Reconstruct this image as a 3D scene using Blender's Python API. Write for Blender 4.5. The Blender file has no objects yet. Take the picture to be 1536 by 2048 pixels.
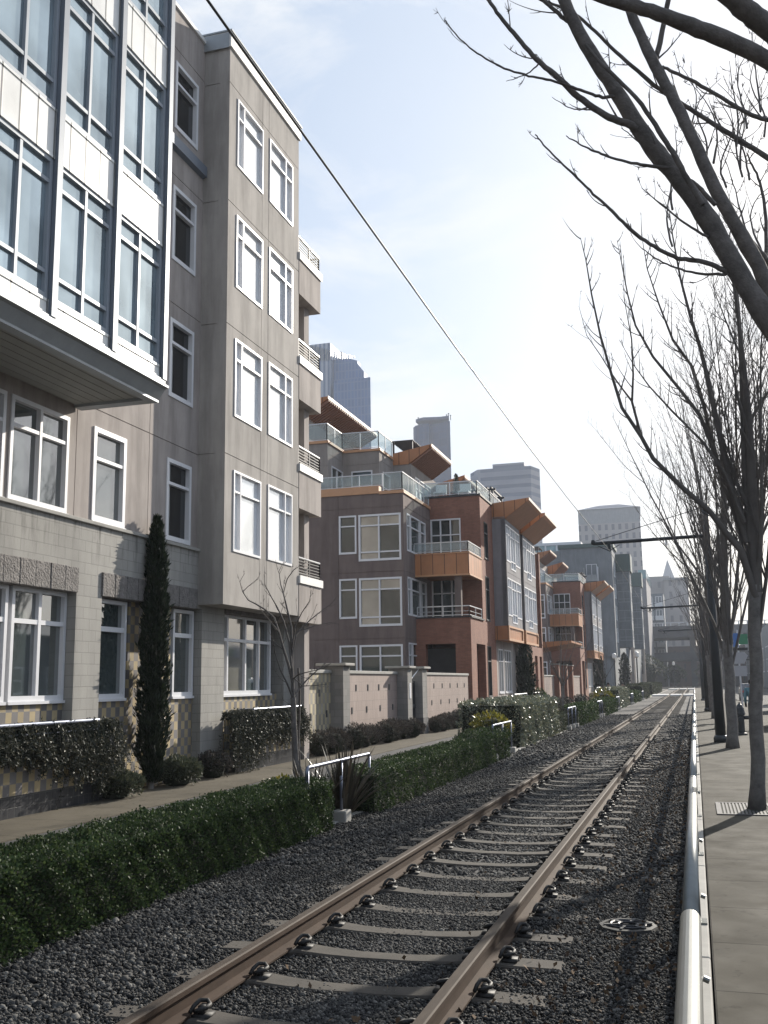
EXPO = 0.9
HAZE = 0.0003
import bpy, math, random
import numpy as np
from mathutils import Vector, Matrix
scene = bpy.context.scene
COL = scene.collection
RNG = np.random.default_rng(7)
random.seed(7)
# ------------------------------------------------------------------ camera calibration (read off the photograph)
CX, CY, F, YAW, PIT, ROLL, CH = 768., 1024., 2016.1, 0.292776, 0.168576, -0.0137792, 1.742
_f = np.array([-math.sin(YAW)*math.cos(PIT), math.cos(YAW)*math.cos(PIT), math.sin(PIT)])
_r = np.array([math.cos(YAW), math.sin(YAW), 0.])
_u = np.cross(_r, _f)
_c, _s = math.cos(ROLL), math.sin(ROLL)
_rt, _up = _c*_r+_s*_u, -_s*_r+_c*_u
CAMP = np.array([0, 0, CH])
def ray(u, v): return _f+(u-CX)/F*_rt-(v-CY)/F*_up
def onX(u, v, X):
    d = ray(u, v); p = CAMP+d*(X/d[0]); return float(p[1]), float(p[2])
def onY(u, v, Y):
    d = ray(u, v); p = CAMP+d*(Y/d[1]); return float(p[0]), float(p[2])
def onZ(u, v, Z):
    d = ray(u, v); p = CAMP+d*((Z-CH)/d[2]); return float(p[0]), float(p[1])
def at(u, v, Y):
    d = ray(u, v); p = CAMP+d*(Y/d[1]); return Vector(p)
cam = bpy.data.cameras.new('camera'); co = bpy.data.objects.new('camera', cam); COL.objects.link(co)
M = Matrix.Identity(4)
for i in range(3):
    M[i][0] = _rt[i]; M[i][1] = _up[i]; M[i][2] = -_f[i]; M[i][3] = CAMP[i]
co.matrix_world = M
cam.sensor_fit = 'VERTICAL'; cam.sensor_height = 24.; cam.lens = F/2048*24.
cam.clip_start = .05; cam.clip_end = 6000
scene.camera = co
scene.render.resolution_x, scene.render.resolution_y = 768, 1024

# ------------------------------------------------------------------ scene helpers
def tag(o, label=None, cat=None, group=None, kind=None):
    if label: o['label'] = label
    if cat: o['category'] = cat
    if group: o['group'] = group
    if kind: o['kind'] = kind
    return o
def thing(name, label, cat, loc, group=None):
    o = bpy.data.objects.new(name, None); COL.objects.link(o)
    o.location = loc; o.empty_display_size = .3
    return tag(o, label, cat, group)
def hook(o, parent):
    if parent is not None:
        o.parent = parent
        if parent.type == 'EMPTY':
            o.matrix_parent_inverse = Matrix.Translation(-Vector(parent.location))
    return o
def copy_tree(o, parent=None):
    c = o.copy(); COL.objects.link(c)
    if parent is not None: c.parent = parent; c.matrix_parent_inverse = o.matrix_parent_inverse.copy()
    for ch in list(o.children): copy_tree(ch, c)
    return c
def nmesh(name, V, Fc, mats, parent=None, smooth=False, mi=None):
    """fast mesh from numpy arrays; Fc is (n,3) or (n,4)"""
    me = bpy.data.meshes.new(name)
    V = np.asarray(V, np.float32); Fc = np.asarray(Fc, np.int32)
    n, k = Fc.shape
    me.vertices.add(len(V)); me.vertices.foreach_set('co', V.ravel())
    me.loops.add(n*k); me.loops.foreach_set('vertex_index', Fc.ravel())
    me.polygons.add(n)
    me.polygons.foreach_set('loop_start', np.arange(0, n*k, k, dtype=np.int32))
    if smooth: me.polygons.foreach_set('use_smooth', np.ones(n, bool))
    for m in (mats if isinstance(mats, (list, tuple)) else [mats]): me.materials.append(m)
    if mi is not None: me.polygons.foreach_set('material_index', np.asarray(mi, np.int32))
    me.update(calc_edges=True)
    o = bpy.data.objects.new(name, me); COL.objects.link(o)
    return hook(o, parent)
class MB:
    def __init__(s): s.v = []; s.f = []; s.m = []
    def face(s, pts, m=0):
        b = len(s.v); s.v += [tuple(p) for p in pts]; s.f.append(tuple(range(b, b+len(pts)))); s.m.append(m)
        return s
    def box(s, x0, x1, y0, y1, z0, z1, m=0):
        b = len(s.v)
        s.v += [(x, y, z) for z in (z0, z1) for y in (y0, y1) for x in (x0, x1)]
        for q in ((0,2,3,1),(4,5,7,6),(0,1,5,4),(2,6,7,3),(0,4,6,2),(1,3,7,5)):
            s.f.append(tuple(b+i for i in q)); s.m.append(m)
        return s
    def obox(s, c, ax, ay, az, m=0):
        c, ax, ay, az = Vector(c), Vector(ax), Vector(ay), Vector(az); b = len(s.v)
        s.v += [tuple(c+ax*i+ay*j+az*k) for k in (-1,1) for j in (-1,1) for i in (-1,1)]
        for q in ((0,2,3,1),(4,5,7,6),(0,1,5,4),(2,6,7,3),(0,4,6,2),(1,3,7,5)):
            s.f.append(tuple(b+i for i in q)); s.m.append(m)
        return s
    def bar(s, p, q, w, h, m=0):
        p, q = Vector(p), Vector(q); d = q-p; L = d.length; d.normalize()
        r = d.cross(Vector((0,0,1)))
        if r.length < 1e-4: r = Vector((1,0,0))
        r.normalize(); u = r.cross(d)
        return s.obox((p+q)/2, d*L/2, r*w/2, u*h/2, m)
    def prism(s, poly, axis, a0, a1, m=0):
        """poly: 2D outline in the plane across axis ('x': (y,z), 'y': (x,z), 'z': (x,y))"""
        mk = {'x': lambda p,a: (a,p[0],p[1]), 'y': lambda p,a: (p[0],a,p[1]), 'z': lambda p,a: (p[0],p[1],a)}[axis]
        n = len(poly); b = len(s.v)
        s.v += [mk(p,a0) for p in poly]+[mk(p,a1) for p in poly]
        s.f.append(tuple(range(b,b+n))); s.f.append(tuple(range(b+2*n-1,b+n-1,-1))); s.m += [m,m]
        for i in range(n):
            j = (i+1)%n; s.f.append((b+i,b+j,b+n+j,b+n+i)); s.m.append(m)
        return s
    def tube(s, pts, rad, n=6, m=0, cap=True):
        pts = [Vector(p) for p in pts]; k = len(pts)
        if not hasattr(rad, '__len__'): rad = [rad]*k
        b = len(s.v); ref = None
        for i, p in enumerate(pts):
            d = (pts[min(i+1,k-1)]-pts[max(i-1,0)])
            if d.length < 1e-9: d = Vector((0,0,1))
            d.normalize()
            if ref is None:
                ref = d.cross(Vector((.3,.2,1)));
                if ref.length < 1e-3: ref = Vector((1,0,0))
            ref = (ref-d*ref.dot(d)); ref.normalize(); bi = d.cross(ref)
            for a in range(n):
                t = 2*math.pi*a/n; q = p+(ref*math.cos(t)+bi*math.sin(t))*rad[i]; s.v.append((q.x,q.y,q.z))
        for i in range(k-1):
            for a in range(n):
                c = (a+1)%n; s.f.append((b+i*n+a, b+i*n+c, b+(i+1)*n+c, b+(i+1)*n+a)); s.m.append(m)
        if cap:
            s.f.append(tuple(b+a for a in range(n))[::-1]); s.f.append(tuple(b+(k-1)*n+a for a in range(n))); s.m += [m,m]
        return s
    def lathe(s, c, prof, n=16, m=0):
        """prof: (radius, z) pairs round a vertical axis at c"""
        b = len(s.v)
        for r, z in prof:
            for a in range(n):
                t = 2*math.pi*a/n; s.v.append((c[0]+r*math.cos(t), c[1]+r*math.sin(t), c[2]+z))
        k = len(prof)
        for i in range(k-1):
            for a in range(n):
                q = (a+1)%n; s.f.append((b+i*n+a,b+i*n+q,b+(i+1)*n+q,b+(i+1)*n+a)); s.m.append(m)
        s.f.append(tuple(b+a for a in range(n))[::-1]); s.f.append(tuple(b+(k-1)*n+a for a in range(n))); s.m += [m,m]
        return s
    def build(s, name, mats, parent=None, smooth=False, bevel=0):
        me = bpy.data.meshes.new(name); me.from_pydata(s.v, [], s.f); me.update()
        for mt in (mats if isinstance(mats,(list,tuple)) else [mats]): me.materials.append(mt)
        if any(s.m): me.polygons.foreach_set('material_index', s.m)
        if smooth: me.polygons.foreach_set('use_smooth', [True]*len(s.f))
        o = bpy.data.objects.new(name, me); COL.objects.link(o)
        if bevel:
            md = o.modifiers.new('bevel','BEVEL'); md.width = bevel; md.segments = 2; md.limit_method = 'ANGLE'
        return hook(o, parent)

# ------------------------------------------------------------------ materials
MATS = {}
class NT:
    def __init__(s, name):
        s.mat = bpy.data.materials.new(name); s.mat.use_nodes = True; s.t = s.mat.node_tree
        s.bsdf = s.t.nodes['Principled BSDF']; s.out = s.t.nodes['Material Output']; s.tc = None
    def n(s, typ, **kw):
        nd = s.t.nodes.new(typ)
        for k, v in kw.items():
            if k.startswith('i_'):
                key = k[2:]; key = int(key) if key.isdigit() else key.replace('_',' ')
                nd.inputs[key].default_value = v
            else: setattr(nd, k, v)
        return nd
    def l(s, a, b): s.t.links.new(a, b)
    def obj(s):
        if s.tc is None: s.tc = s.n('ShaderNodeTexCoord')
        return s.tc.outputs['Object']
    def wallcoord(s):
        sp = s.n('ShaderNodeSeparateXYZ'); s.l(s.obj(), sp.inputs[0])
        ad = s.n('ShaderNodeMath', operation='ADD'); s.l(sp.outputs[0], ad.inputs[0]); s.l(sp.outputs[1], ad.inputs[1])
        cb = s.n('ShaderNodeCombineXYZ'); s.l(ad.outputs[0], cb.inputs[0]); s.l(sp.outputs[2], cb.inputs[1])
        return cb.outputs[0]
    def noise(s, scale, detail=4., rough=.6, vec=None):
        nd = s.n('ShaderNodeTexNoise', i_Scale=scale, i_Detail=detail, i_Roughness=rough)
        s.l(vec or s.obj(), nd.inputs['Vector']); return nd.outputs['Fac']
    def ramp(s, fac, stops):
        r = s.n('ShaderNodeValToRGB'); e = r.color_ramp.elements
        while len(e) < len(stops): e.new(.5)
        for i,(p,c) in enumerate(stops):
            e[i].position = p; e[i].color = (*c,1) if hasattr(c,'__len__') else (c,c,c,1)
        s.l(fac, r.inputs[0]); return r.outputs[0]
    def mix(s, fac, a, b, mode='MIX'):
        m = s.n('ShaderNodeMix', data_type='RGBA', blend_type=mode)
        for v, i in ((fac,0),(a,6),(b,7)):
            if hasattr(v,'node'): s.l(v, m.inputs[i])
            elif i == 0: m.inputs[0].default_value = v
            else: m.inputs[i].default_value = (*v,1)
        return m.outputs[2]
    def bump(s, h, strength=.3, dist=.01, chain=None):
        b = s.n('ShaderNodeBump', i_Strength=strength, i_Distance=dist); s.l(h, b.inputs['Height'])
        if chain is not None: s.l(chain, b.inputs['Normal'])
        return b.outputs[0]
    def fin(s, color=None, rough=.8, normal=None, metal=0., spec=None, coat=0., ior=None, alpha=None):
        P = s.bsdf.inputs
        if color is not None:
            if hasattr(color,'node'): s.l(color, P['Base Color'])
            else: P['Base Color'].default_value = (*color,1)
        if hasattr(rough,'node'): s.l(rough, P['Roughness'])
        else: P['Roughness'].default_value = rough
        P['Metallic'].default_value = metal
        if spec is not None: P['Specular IOR Level'].default_value = spec
        if coat: P['Coat Weight'].default_value = coat
        if ior: P['IOR'].default_value = ior
        if normal is not None: s.l(normal, P['Normal'])
        if alpha is not None: P['Alpha'].default_value = alpha
        return s.mat
def mul(c, k): return tuple(x*k for x in c)
def plain(name, c, rough=.6, metal=0., var=.12, scale=3., bump=.15, bscale=60., spec=None, bdist=.004):
    t = NT(name); f = t.noise(scale, 6., .65); col = t.ramp(f, [(.25, mul(c,1-var)), (.75, mul(c,1+var))])
    nrm = t.bump(t.noise(bscale, 3.), bump, bdist) if bump else None
    return t.fin(col, rough, nrm, metal, spec)
def stucco(name, c, streak=.25):
    t = NT(name); w = t.wallcoord()
    mp = t.n('ShaderNodeMapping'); mp.inputs['Scale'].default_value = (1.6,.22,1); t.l(w, mp.inputs[0])
    st = t.ramp(t.noise(1.4, 6., .6, mp.outputs[0]), [(.38,1-streak),(.57,1.)])
    blot = t.ramp(t.noise(.9, 5., .7), [(.25, mul(c,.86)), (.75, mul(c,1.1))])
    col = t.mix(1., blot, st, 'MULTIPLY')
    return t.fin(col, .9, t.bump(t.noise(90., 4., .7), .35, .004), spec=.2)
def bricky(name, c1, c2, mortar, bw, bh, ms=.012, off=.5, var=.2, bump=.4, rough=.85, stain=.25, drip=None):
    t = NT(name); w = t.wallcoord()
    b = t.n('ShaderNodeTexBrick', offset=off, i_Scale=1., i_Mortar_Size=ms, i_Mortar_Smooth=.1, i_Bias=0., i_Brick_Width=bw, i_Row_Height=bh)
    b.inputs['Color1'].default_value = (*c1,1); b.inputs['Color2'].default_value = (*c2,1); b.inputs['Mortar'].default_value = (*mortar,1)
    t.l(w, b.inputs['Vector'])
    mp = t.n('ShaderNodeMapping'); mp.inputs['Scale'].default_value = (1.3,.3,1); t.l(w, mp.inputs[0])
    st = t.ramp(t.noise(1.2, 6., .65, mp.outputs[0]), [(.3,1-stain),(.7,1+stain*.3)])
    col = t.mix(1., b.outputs['Color'], st, 'MULTIPLY')
    if drip:
        sz = t.n('ShaderNodeSeparateXYZ'); t.l(t.obj(), sz.inputs[0]); mr = t.n('ShaderNodeMapRange'); mr.inputs[1].default_value = drip-.75; mr.inputs[2].default_value = drip; t.l(sz.outputs[2], mr.inputs[0])
        md = t.n('ShaderNodeMapping'); md.inputs['Scale'].default_value = (3.2,.35,1); t.l(w, md.inputs[0])
        ad = t.n('ShaderNodeMath', operation='MULTIPLY'); t.l(mr.outputs[0], ad.inputs[0]); t.l(t.ramp(t.noise(1.6,7.,.7,md.outputs[0]), [(.5,0.),(.68,1.)]), ad.inputs[1])
        col = t.mix(ad.outputs[0], col, (.06,.055,.05))
    inv = t.n('ShaderNodeMath', operation='SUBTRACT'); inv.inputs[0].default_value = 1.; t.l(b.outputs['Fac'], inv.inputs[1])
    n1 = t.bump(inv.outputs[0], bump, .008); n2 = t.bump(t.noise(70., 4.), .3, .004, n1)
    return t.fin(col, rough, n2, spec=.25)
def checker(name, c1, c2, grout, tw, th):
    t = NT(name); w = t.wallcoord()
    ck = t.n('ShaderNodeTexChecker', i_Scale=1.); ck.inputs['Color1'].default_value = (*c1,1); ck.inputs['Color2'].default_value = (*c2,1)
    mp = t.n('ShaderNodeMapping'); mp.inputs['Scale'].default_value = (1/tw,1/th,1); mp.inputs['Location'].default_value = (0,0,.5); t.l(w, mp.inputs[0]); t.l(mp.outputs[0], ck.inputs['Vector'])
    b = t.n('ShaderNodeTexBrick', offset=0., i_Scale=1., i_Mortar_Size=.004, i_Mortar_Smooth=.1, i_Bias=0., i_Brick_Width=tw, i_Row_Height=th)
    b.inputs['Color1'].default_value = (.72,.72,.72,1); b.inputs['Color2'].default_value = (1.15,1.15,1.15,1); b.inputs['Mortar'].default_value = (1,1,1,1); t.l(w, b.inputs['Vector'])
    col = t.mix(1., ck.outputs['Color'], b.outputs['Color'], 'MULTIPLY')
    col = t.mix(b.outputs['Fac'], col, grout)
    col = t.mix(1., col, t.ramp(t.noise(2.2,5.), [(.3,.82),(.7,1.05)]), 'MULTIPLY')
    return t.fin(col, .6, t.bump(b.outputs['Fac'], .3, .004), spec=.3)
def glass(name, base, rough=.03, wav=.25, spec=.8, ior=1.7, metal=0., streak=True):
    t = NT(name)
    col = t.ramp(t.noise(.8, 3., .5), [(.35, mul(base,.75)), (.65, mul(base,1.2))]) if streak else base
    return t.fin(col, rough, t.bump(t.noise(1.1, 2., .5), wav, .02), metal, spec, ior=ior)
def clear_glass(name, tint, a):
    t = NT(name); tr = t.n('ShaderNodeBsdfTransparent'); tr.inputs[0].default_value = (*tint,1)
    t.fin(mul(tint,.6), .05, spec=.8)
    mx = t.n('ShaderNodeMixShader'); mx.inputs[0].default_value = a; t.l(tr.outputs[0], mx.inputs[1]); t.l(t.bsdf.outputs[0], mx.inputs[2]); t.l(mx.outputs[0], t.out.inputs['Surface'])
    return t.mat
def leafmat(name, c, var=.35, rough=.35, spec=.5, trans=.15):
    t = NT(name); g = t.n('ShaderNodeNewGeometry')
    col = t.ramp(g.outputs['Random Per Island'], [(0., mul(c,1-var)), (.6, c), (1., (c[0]*(1+var*1.6), c[1]*(1+var), c[2]*(1+var*.5)))])
    col = t.mix(1., col, t.ramp(t.noise(2.5,3.), [(.3,.75),(.7,1.15)]), 'MULTIPLY')
    m = t.fin(col, rough, spec=spec)
    if trans:
        tl = t.n('ShaderNodeBsdfTranslucent'); t.l(col, tl.inputs[0]); mx = t.n('ShaderNodeMixShader'); mx.inputs[0].default_value = trans
        t.l(t.bsdf.outputs[0], mx.inputs[1]); t.l(tl.outputs[0], mx.inputs[2]); t.l(mx.outputs[0], t.out.inputs['Surface'])
    return m
def metal_seam(name, c, pitch, rough=.45):
    """painted standing-seam metal; seams run vertically"""
    t = NT(name); w = t.wallcoord()
    b = t.n('ShaderNodeTexBrick', offset=0., i_Scale=1., i_Mortar_Size=.022, i_Mortar_Smooth=.2, i_Brick_Width=pitch, i_Row_Height=50.)
    b.inputs['Color1'].default_value = (*mul(c,.92),1); b.inputs['Color2'].default_value = (*mul(c,1.06),1); b.inputs['Mortar'].default_value = (*mul(c,.25),1)
    t.l(w, b.inputs['Vector'])
    col = t.mix(1., b.outputs['Color'], t.ramp(t.noise(1.5,4.), [(.3,.85),(.7,1.08)]), 'MULTIPLY')
    return t.fin(col, rough, t.bump(b.outputs['Fac'], .6, .01), spec=.4)
m = MATS
m['stucco'] = stucco('tan_stucco', (.41,.382,.355), .27)
m['stucco_warm'] = stucco('warm_stucco', (.41,.366,.34), .27)
m['brown'] = stucco('brown_stucco', (.19,.15,.138), .2)
m['greystucco'] = stucco('grey_stucco', (.27,.26,.27), .15)
m['pent'] = stucco('greige_stucco', (.30,.27,.25), .15)
m['block'] = bricky('concrete_block', (.34,.328,.305), (.37,.357,.33), (.29,.28,.26), .40, .195, .009, stain=.25, drip=4.6)
m['rough'] = plain('split_face_stone', (.215,.20,.19), .95, var=.35, scale=7., bump=1., bscale=26., bdist=.06)
m['tile'] = checker('checker_tile', (.42,.335,.195), (.19,.178,.175), (.22,.2,.18), .15, .172)
m['tile2'] = checker('pale_checker_tile', (.50,.43,.28), (.31,.285,.245), (.3,.27,.23), .165, .30)
m['blacktile'] = bricky('black_base_tile', (.035,.037,.042), (.05,.05,.055), (.08,.08,.08), .15, .15, .006, off=0., rough=.35)
m['pinktile'] = bricky('pink_wall_tile', (.34,.265,.235), (.39,.305,.27), (.24,.215,.2), .07, .30, .005, off=0., rough=.6, stain=.15)
m['brick'] = bricky('red_brick', (.25,.115,.08), (.31,.145,.10), (.23,.13,.10), .22, .075, .008, stain=.25)
m['concrete'] = plain('concrete', (.34,.33,.305), .9, var=.18, scale=2.5, bump=.4, bscale=45)
m['pier'] = bricky('pier_stone', (.22,.215,.205), (.27,.26,.25), (.2,.19,.18), .42, .2, .006, stain=.25)
m['white'] = plain('white_window_frame', (.72,.72,.74), .4, var=.05, bump=.05)
m['cap'] = plain('white_coping', (.78,.77,.74), .5, var=.06, bump=.1)
m['alum'] = plain('blue_grey_aluminium', (.16,.185,.225), .5, .2, var=.08, bump=.05)
m['panel'] = metal_seam('white_panel', (.80,.80,.78), .40, .35)
m['soffit'] = bricky('grey_siding', (.30,.30,.28), (.32,.32,.30), (.14,.14,.13), 30., .19, .008, off=0., rough=.7, stain=.1)
m['orange'] = metal_seam('orange_metal', (.44,.19,.083), .6)
m['copper'] = plain('copper_soffit', (.30,.135,.07), .5, var=.15, scale=2., bump=.1)
m['slat'] = plain('brown_slat', (.26,.13,.085), .6, var=.15)
m['capor'] = plain('orange_coping', (.52,.28,.15), .55, var=.1)
m['dark'] = plain('dark_interior', (.03,.03,.032), .8, var=.2, bump=0)
m['rail_w'] = plain('pale_metal', (.55,.56,.58), .35, .3, var=.05, bump=.03)
m['rail_d'] = plain('dark_metal', (.03,.031,.035), .6, .1, var=.1, bump=.05)
m['alum2'] = plain('pale_blue_aluminium', (.30,.33,.37), .5, .1, var=.06, bump=.04)
m['galv'] = plain('galvanised_steel', (.21,.22,.215), .36, .8, var=.1, scale=6., bump=.06, bscale=20.)
m['galv2'] = plain('painted_handrail', (.20,.22,.28), .40, .7, var=.06, bump=.03)
m['g_blue'] = glass('curtain_wall_glass', (.40,.48,.52), .05, .025, .5, 1.5, .7)
m['g_white'] = glass('glass_white_blind_and_sky_glare', (.84,.87,.89), .06, .02, .6, 1.6, .45, streak=False)  # white base colour stands for blinds and for painted sky glare
m['g_near'] = glass('sky_reflecting_glass', (.06,.075,.075), .03, .03, 1., 2.1)
m['g_beige'] = glass('glass_beige_blind_painted_reflection', (.17,.165,.14), .06, .05, .9, 1.8)  # beige base colour paints blinds and the tan building's reflection
m['g_dark'] = glass('dark_glass', (.014,.016,.018), .03, .05, .6, 1.55)
m['g_mid'] = glass('green_grey_glass', (.03,.04,.039), .03, .04, .6, 1.6)
m['g_teal'] = glass('teal_glass', (.19,.30,.31), .08, .05, .8, 1.7)
m['g_clear'] = clear_glass('balustrade_glass', (.86,.92,.93), .28)
UX, UY, UZ = Vector((1,0,0)), Vector((0,1,0)), Vector((0,0,1))
def wall(mb, o, u, n, W, H, thick, ops=(), gu=(), gv=(), gd=.018, gw=.018, m=0):
    """wall slab with real openings (a0,a1,b0,b1) and thin grooves; o = lower corner on the outer face"""
    o = Vector(o)
    us = {0., W}; vs = {0., H}
    for a0,a1,b0,b1 in ops: us |= {max(a0,0),min(a1,W)}; vs |= {max(b0,0),min(b1,H)}
    for g in gu: us |= {g-gw/2, g+gw/2}
    for g in gv: vs |= {g-gw/2, g+gw/2}
    us = sorted(x for x in us if -1e-6 <= x <= W+1e-6); vs = sorted(x for x in vs if -1e-6 <= x <= H+1e-6)
    nu, nv = len(us)-1, len(vs)-1
    D = [[0.]*nv for _ in range(nu)]
    for i in range(nu):
        cu = (us[i]+us[i+1])/2
        for j in range(nv):
            cv = (vs[j]+vs[j+1])/2
            if any(a0 < cu < a1 and b0 < cv < b1 for a0,a1,b0,b1 in ops): D[i][j] = None
            elif any(abs(cu-g) < gw/2 for g in gu) or any(abs(cv-g) < gw/2 for g in gv): D[i][j] = gd
    P = lambda a,b,d: o+u*a+UZ*b-n*d
    dep = lambda i,j: thick if (i < 0 or j < 0 or i >= nu or j >= nv or D[i][j] is None) else D[i][j]
    for i in range(nu):
        for j in range(nv):
            if D[i][j] is not None:
                d = D[i][j]; mb.face([P(us[i],vs[j],d),P(us[i+1],vs[j],d),P(us[i+1],vs[j+1],d),P(us[i],vs[j+1],d)], m)
    for i in range(nu+1):
        for j in range(nv):
            a, b = dep(i-1,j), dep(i,j)
            if abs(a-b) > 1e-6: mb.face([P(us[i],vs[j],a),P(us[i],vs[j],b),P(us[i],vs[j+1],b),P(us[i],vs[j+1],a)], m)
    for i in range(nu):
        for j in range(nv+1):
            a, b = dep(i,j-1), dep(i,j)
            if abs(a-b) > 1e-6: mb.face([P(us[i],vs[j],a),P(us[i+1],vs[j],a),P(us[i+1],vs[j],b),P(us[i],vs[j],b)], m)
    return mb
def window(parent, o, u, n, w, h, cols=(), rows=(), pane='g_mid', fr=.07, bar=.06, frame='white', rec=.05, proud=.025, sill=True, name='window', panes=None):
    """frame with glazing bars and its panes; cols/rows are fractions where bars stand"""
    o = Vector(o); mb = MB()
    def slab(a0,a1,b0,b1,p=0.):
        c = o+u*(a0+a1)/2+UZ*(b0+b1)/2+n*((proud+p-rec-.03)/2)
        mb.obox(c, u*(a1-a0)/2, UZ*(b1-b0)/2, n*((proud+p+rec+.03)/2))
    slab(0,fr,0,h); slab(w-fr,w,0,h); slab(fr,w-fr,h-fr,h); slab(fr,w-fr,0,fr*1.2)
    for c in cols: slab(c*w-bar/2, c*w+bar/2, fr*1.2, h-fr, -.006)
    cs = [0.]+sorted(cols)+[1.]
    for r in rows:
        for i in range(len(cs)-1):
            a0 = cs[i]*w+(fr if i == 0 else bar/2); a1 = cs[i+1]*w-(fr if i == len(cs)-2 else bar/2)
            slab(a0, a1, r*h-bar/2, r*h+bar/2, -.012)
    if sill: slab(-.02, w+.02, -.05, 0., .03)
    f = mb.build(name, MATS[frame], parent)
    g = MB(); q = o-n*rec
    if panes is None: panes = [(0,1,0,1,pane)]
    mats = []
    for (a0,a1,b0,b1,pm) in panes:
        if pm not in mats: mats.append(pm)
        A0,A1,B0,B1 = a0*w+.01, a1*w-.01, b0*h+.01, b1*h-.01
        g.obox(q+u*(A0+A1)/2+UZ*(B0+B1)/2-n*.008, u*(A1-A0)/2, UZ*(B1-B0)/2, n*.008, mats.index(pm))
    g.build('pane', [MATS[p] for p in mats], f)
    return f
def railing(name, parent, pts, h, post=1.2, glassy=True, mat='rail_w', r=.025, mid=()):
    """posts, top and bottom rail along a polyline, glass infill as a part"""
    mb = MB(); g = MB()
    for a, b in zip(pts[:-1], pts[1:]):
        a, b = Vector(a), Vector(b); L = (b-a).length; k = max(1, round(L/post)); d = (b-a)/k
        up = Vector((0,0,h))
        mb.bar(a+up, b+up, r*2, r*2); mb.bar(a+UZ*.07, b+UZ*.07, r*1.4, r*1.4)
        for mm in mid: mb.bar(a+UZ*mm, b+UZ*mm, r*.9, r*.9)
        for i in range(k+1): mb.bar(a+d*i, a+d*i+up, r*1.6, r*1.6)
        if glassy:
            nr = (b-a).cross(UZ).normalized()
            g.obox((a+b)/2+UZ*(h/2+.04), (b-a)/2, UZ*(h/2-.08), nr*.006)
    o = mb.build(name, MATS[mat], parent)
    if glassy: g.build('glass_infill', MATS['g_clear'], o)
    return o
def leaves(n_pts, P, N, size, asp=.5, spread=.7, up=0.):
    """leaf blades: P points, N preferred directions; returns verts, quads"""
    k = len(P)
    d = N+RNG.normal(0, spread, (k,3)); d[:,2] += up
    d /= np.linalg.norm(d, axis=1, keepdims=True)+1e-9
    t = RNG.normal(0,1,(k,3)); s = np.cross(d, t); s /= np.linalg.norm(s, axis=1, keepdims=True)+1e-9
    nn = np.cross(d, s)
    sz = (size*RNG.uniform(.65,1.3,k))[:,None]
    base = P; tip = P+d*sz; mid = P+d*sz*.5-nn*sz*.08
    V = np.stack([base, mid+s*sz*asp*.5, tip, mid-s*sz*asp*.5], 1).reshape(-1,3)
    Q = np.arange(4*k).reshape(-1,4)
    return V, Q
_t = (1+5**.5)/2
ICO_V = np.array([(-1,_t,0),(1,_t,0),(-1,-_t,0),(1,-_t,0),(0,-1,_t),(0,1,_t),(0,-1,-_t),(0,1,-_t),(_t,0,-1),(_t,0,1),(-_t,0,-1),(-_t,0,1)])/math.sqrt(1+_t*_t)
ICO_F = np.array([(0,11,5),(0,5,1),(0,1,7),(0,7,10),(0,10,11),(1,5,9),(5,11,4),(11,10,2),(10,7,6),(7,1,8),(3,9,4),(3,4,2),(3,2,6),(3,6,8),(3,8,9),(4,9,5),(2,4,11),(6,2,10),(8,6,7),(9,8,1)])
def stones(P, size):
    k = len(P)
    V = ICO_V[None]*RNG.uniform(.8,1.15,(k,12,1))*RNG.uniform(.55,1.25,(k,1,3))
    a = RNG.uniform(0,2*math.pi,k); ca, sa = np.cos(a), np.sin(a)
    tl = RNG.normal(0,.5,k); ct, st = np.cos(tl), np.sin(tl)
    x = V[...,0]*ca[:,None]-V[...,1]*sa[:,None]; y = V[...,0]*sa[:,None]+V[...,1]*ca[:,None]; z = V[...,2]*.8
    y2 = y*ct[:,None]-z*st[:,None]; z2 = y*st[:,None]+z*ct[:,None]
    V = np.stack([x,y2,z2],-1)*size[:,None,None]+P[:,None]
    Fc = (ICO_F[None]+12*np.arange(k)[:,None,None]).reshape(-1,3)
    return V.reshape(-1,3), Fc

# ------------------------------------------------------------------ sun, sky, air
SUN_AZ, SUN_EL = math.radians(18), math.radians(22.5)
sd = Vector((math.sin(SUN_AZ)*math.cos(SUN_EL), math.cos(SUN_AZ)*math.cos(SUN_EL), math.sin(SUN_EL)))
sl = bpy.data.lights.new('sun', 'SUN'); sl.energy = 4.5; sl.angle = math.radians(.53); sl.color = (1.,.93,.82)
so = bpy.data.objects.new('sun', sl); COL.objects.link(so); so.rotation_euler = sd.to_track_quat('Z','Y').to_euler(); so.location = (20,60,60)
w = bpy.data.worlds.new('World'); scene.world = w; w.use_nodes = True; t = w.node_tree
bg = t.nodes['Background']; bg.inputs[1].default_value = .12
sky = t.nodes.new('ShaderNodeTexSky'); sky.sky_type = 'NISHITA'; sky.sun_disc = False
sky.sun_elevation = SUN_EL; sky.sun_rotation = SUN_AZ; sky.air_density = 1.; sky.dust_density = 1.6; sky.ozone_density = 1.2
tc = t.nodes.new('ShaderNodeTexCoord')
mp = t.nodes.new('ShaderNodeMapping'); mp.inputs['Scale'].default_value = (1.,1.,2.6); mp.inputs['Rotation'].default_value = (0,.25,.5)
t.links.new(tc.outputs['Generated'], mp.inputs[0])
nz = t.nodes.new('ShaderNodeTexNoise'); nz.inputs['Scale'].default_value = 3.4; nz.inputs['Detail'].default_value = 9.; nz.inputs['Roughness'].default_value = .62; nz.inputs['Distortion'].default_value = .6
t.links.new(mp.outputs[0], nz.inputs['Vector'])
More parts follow.
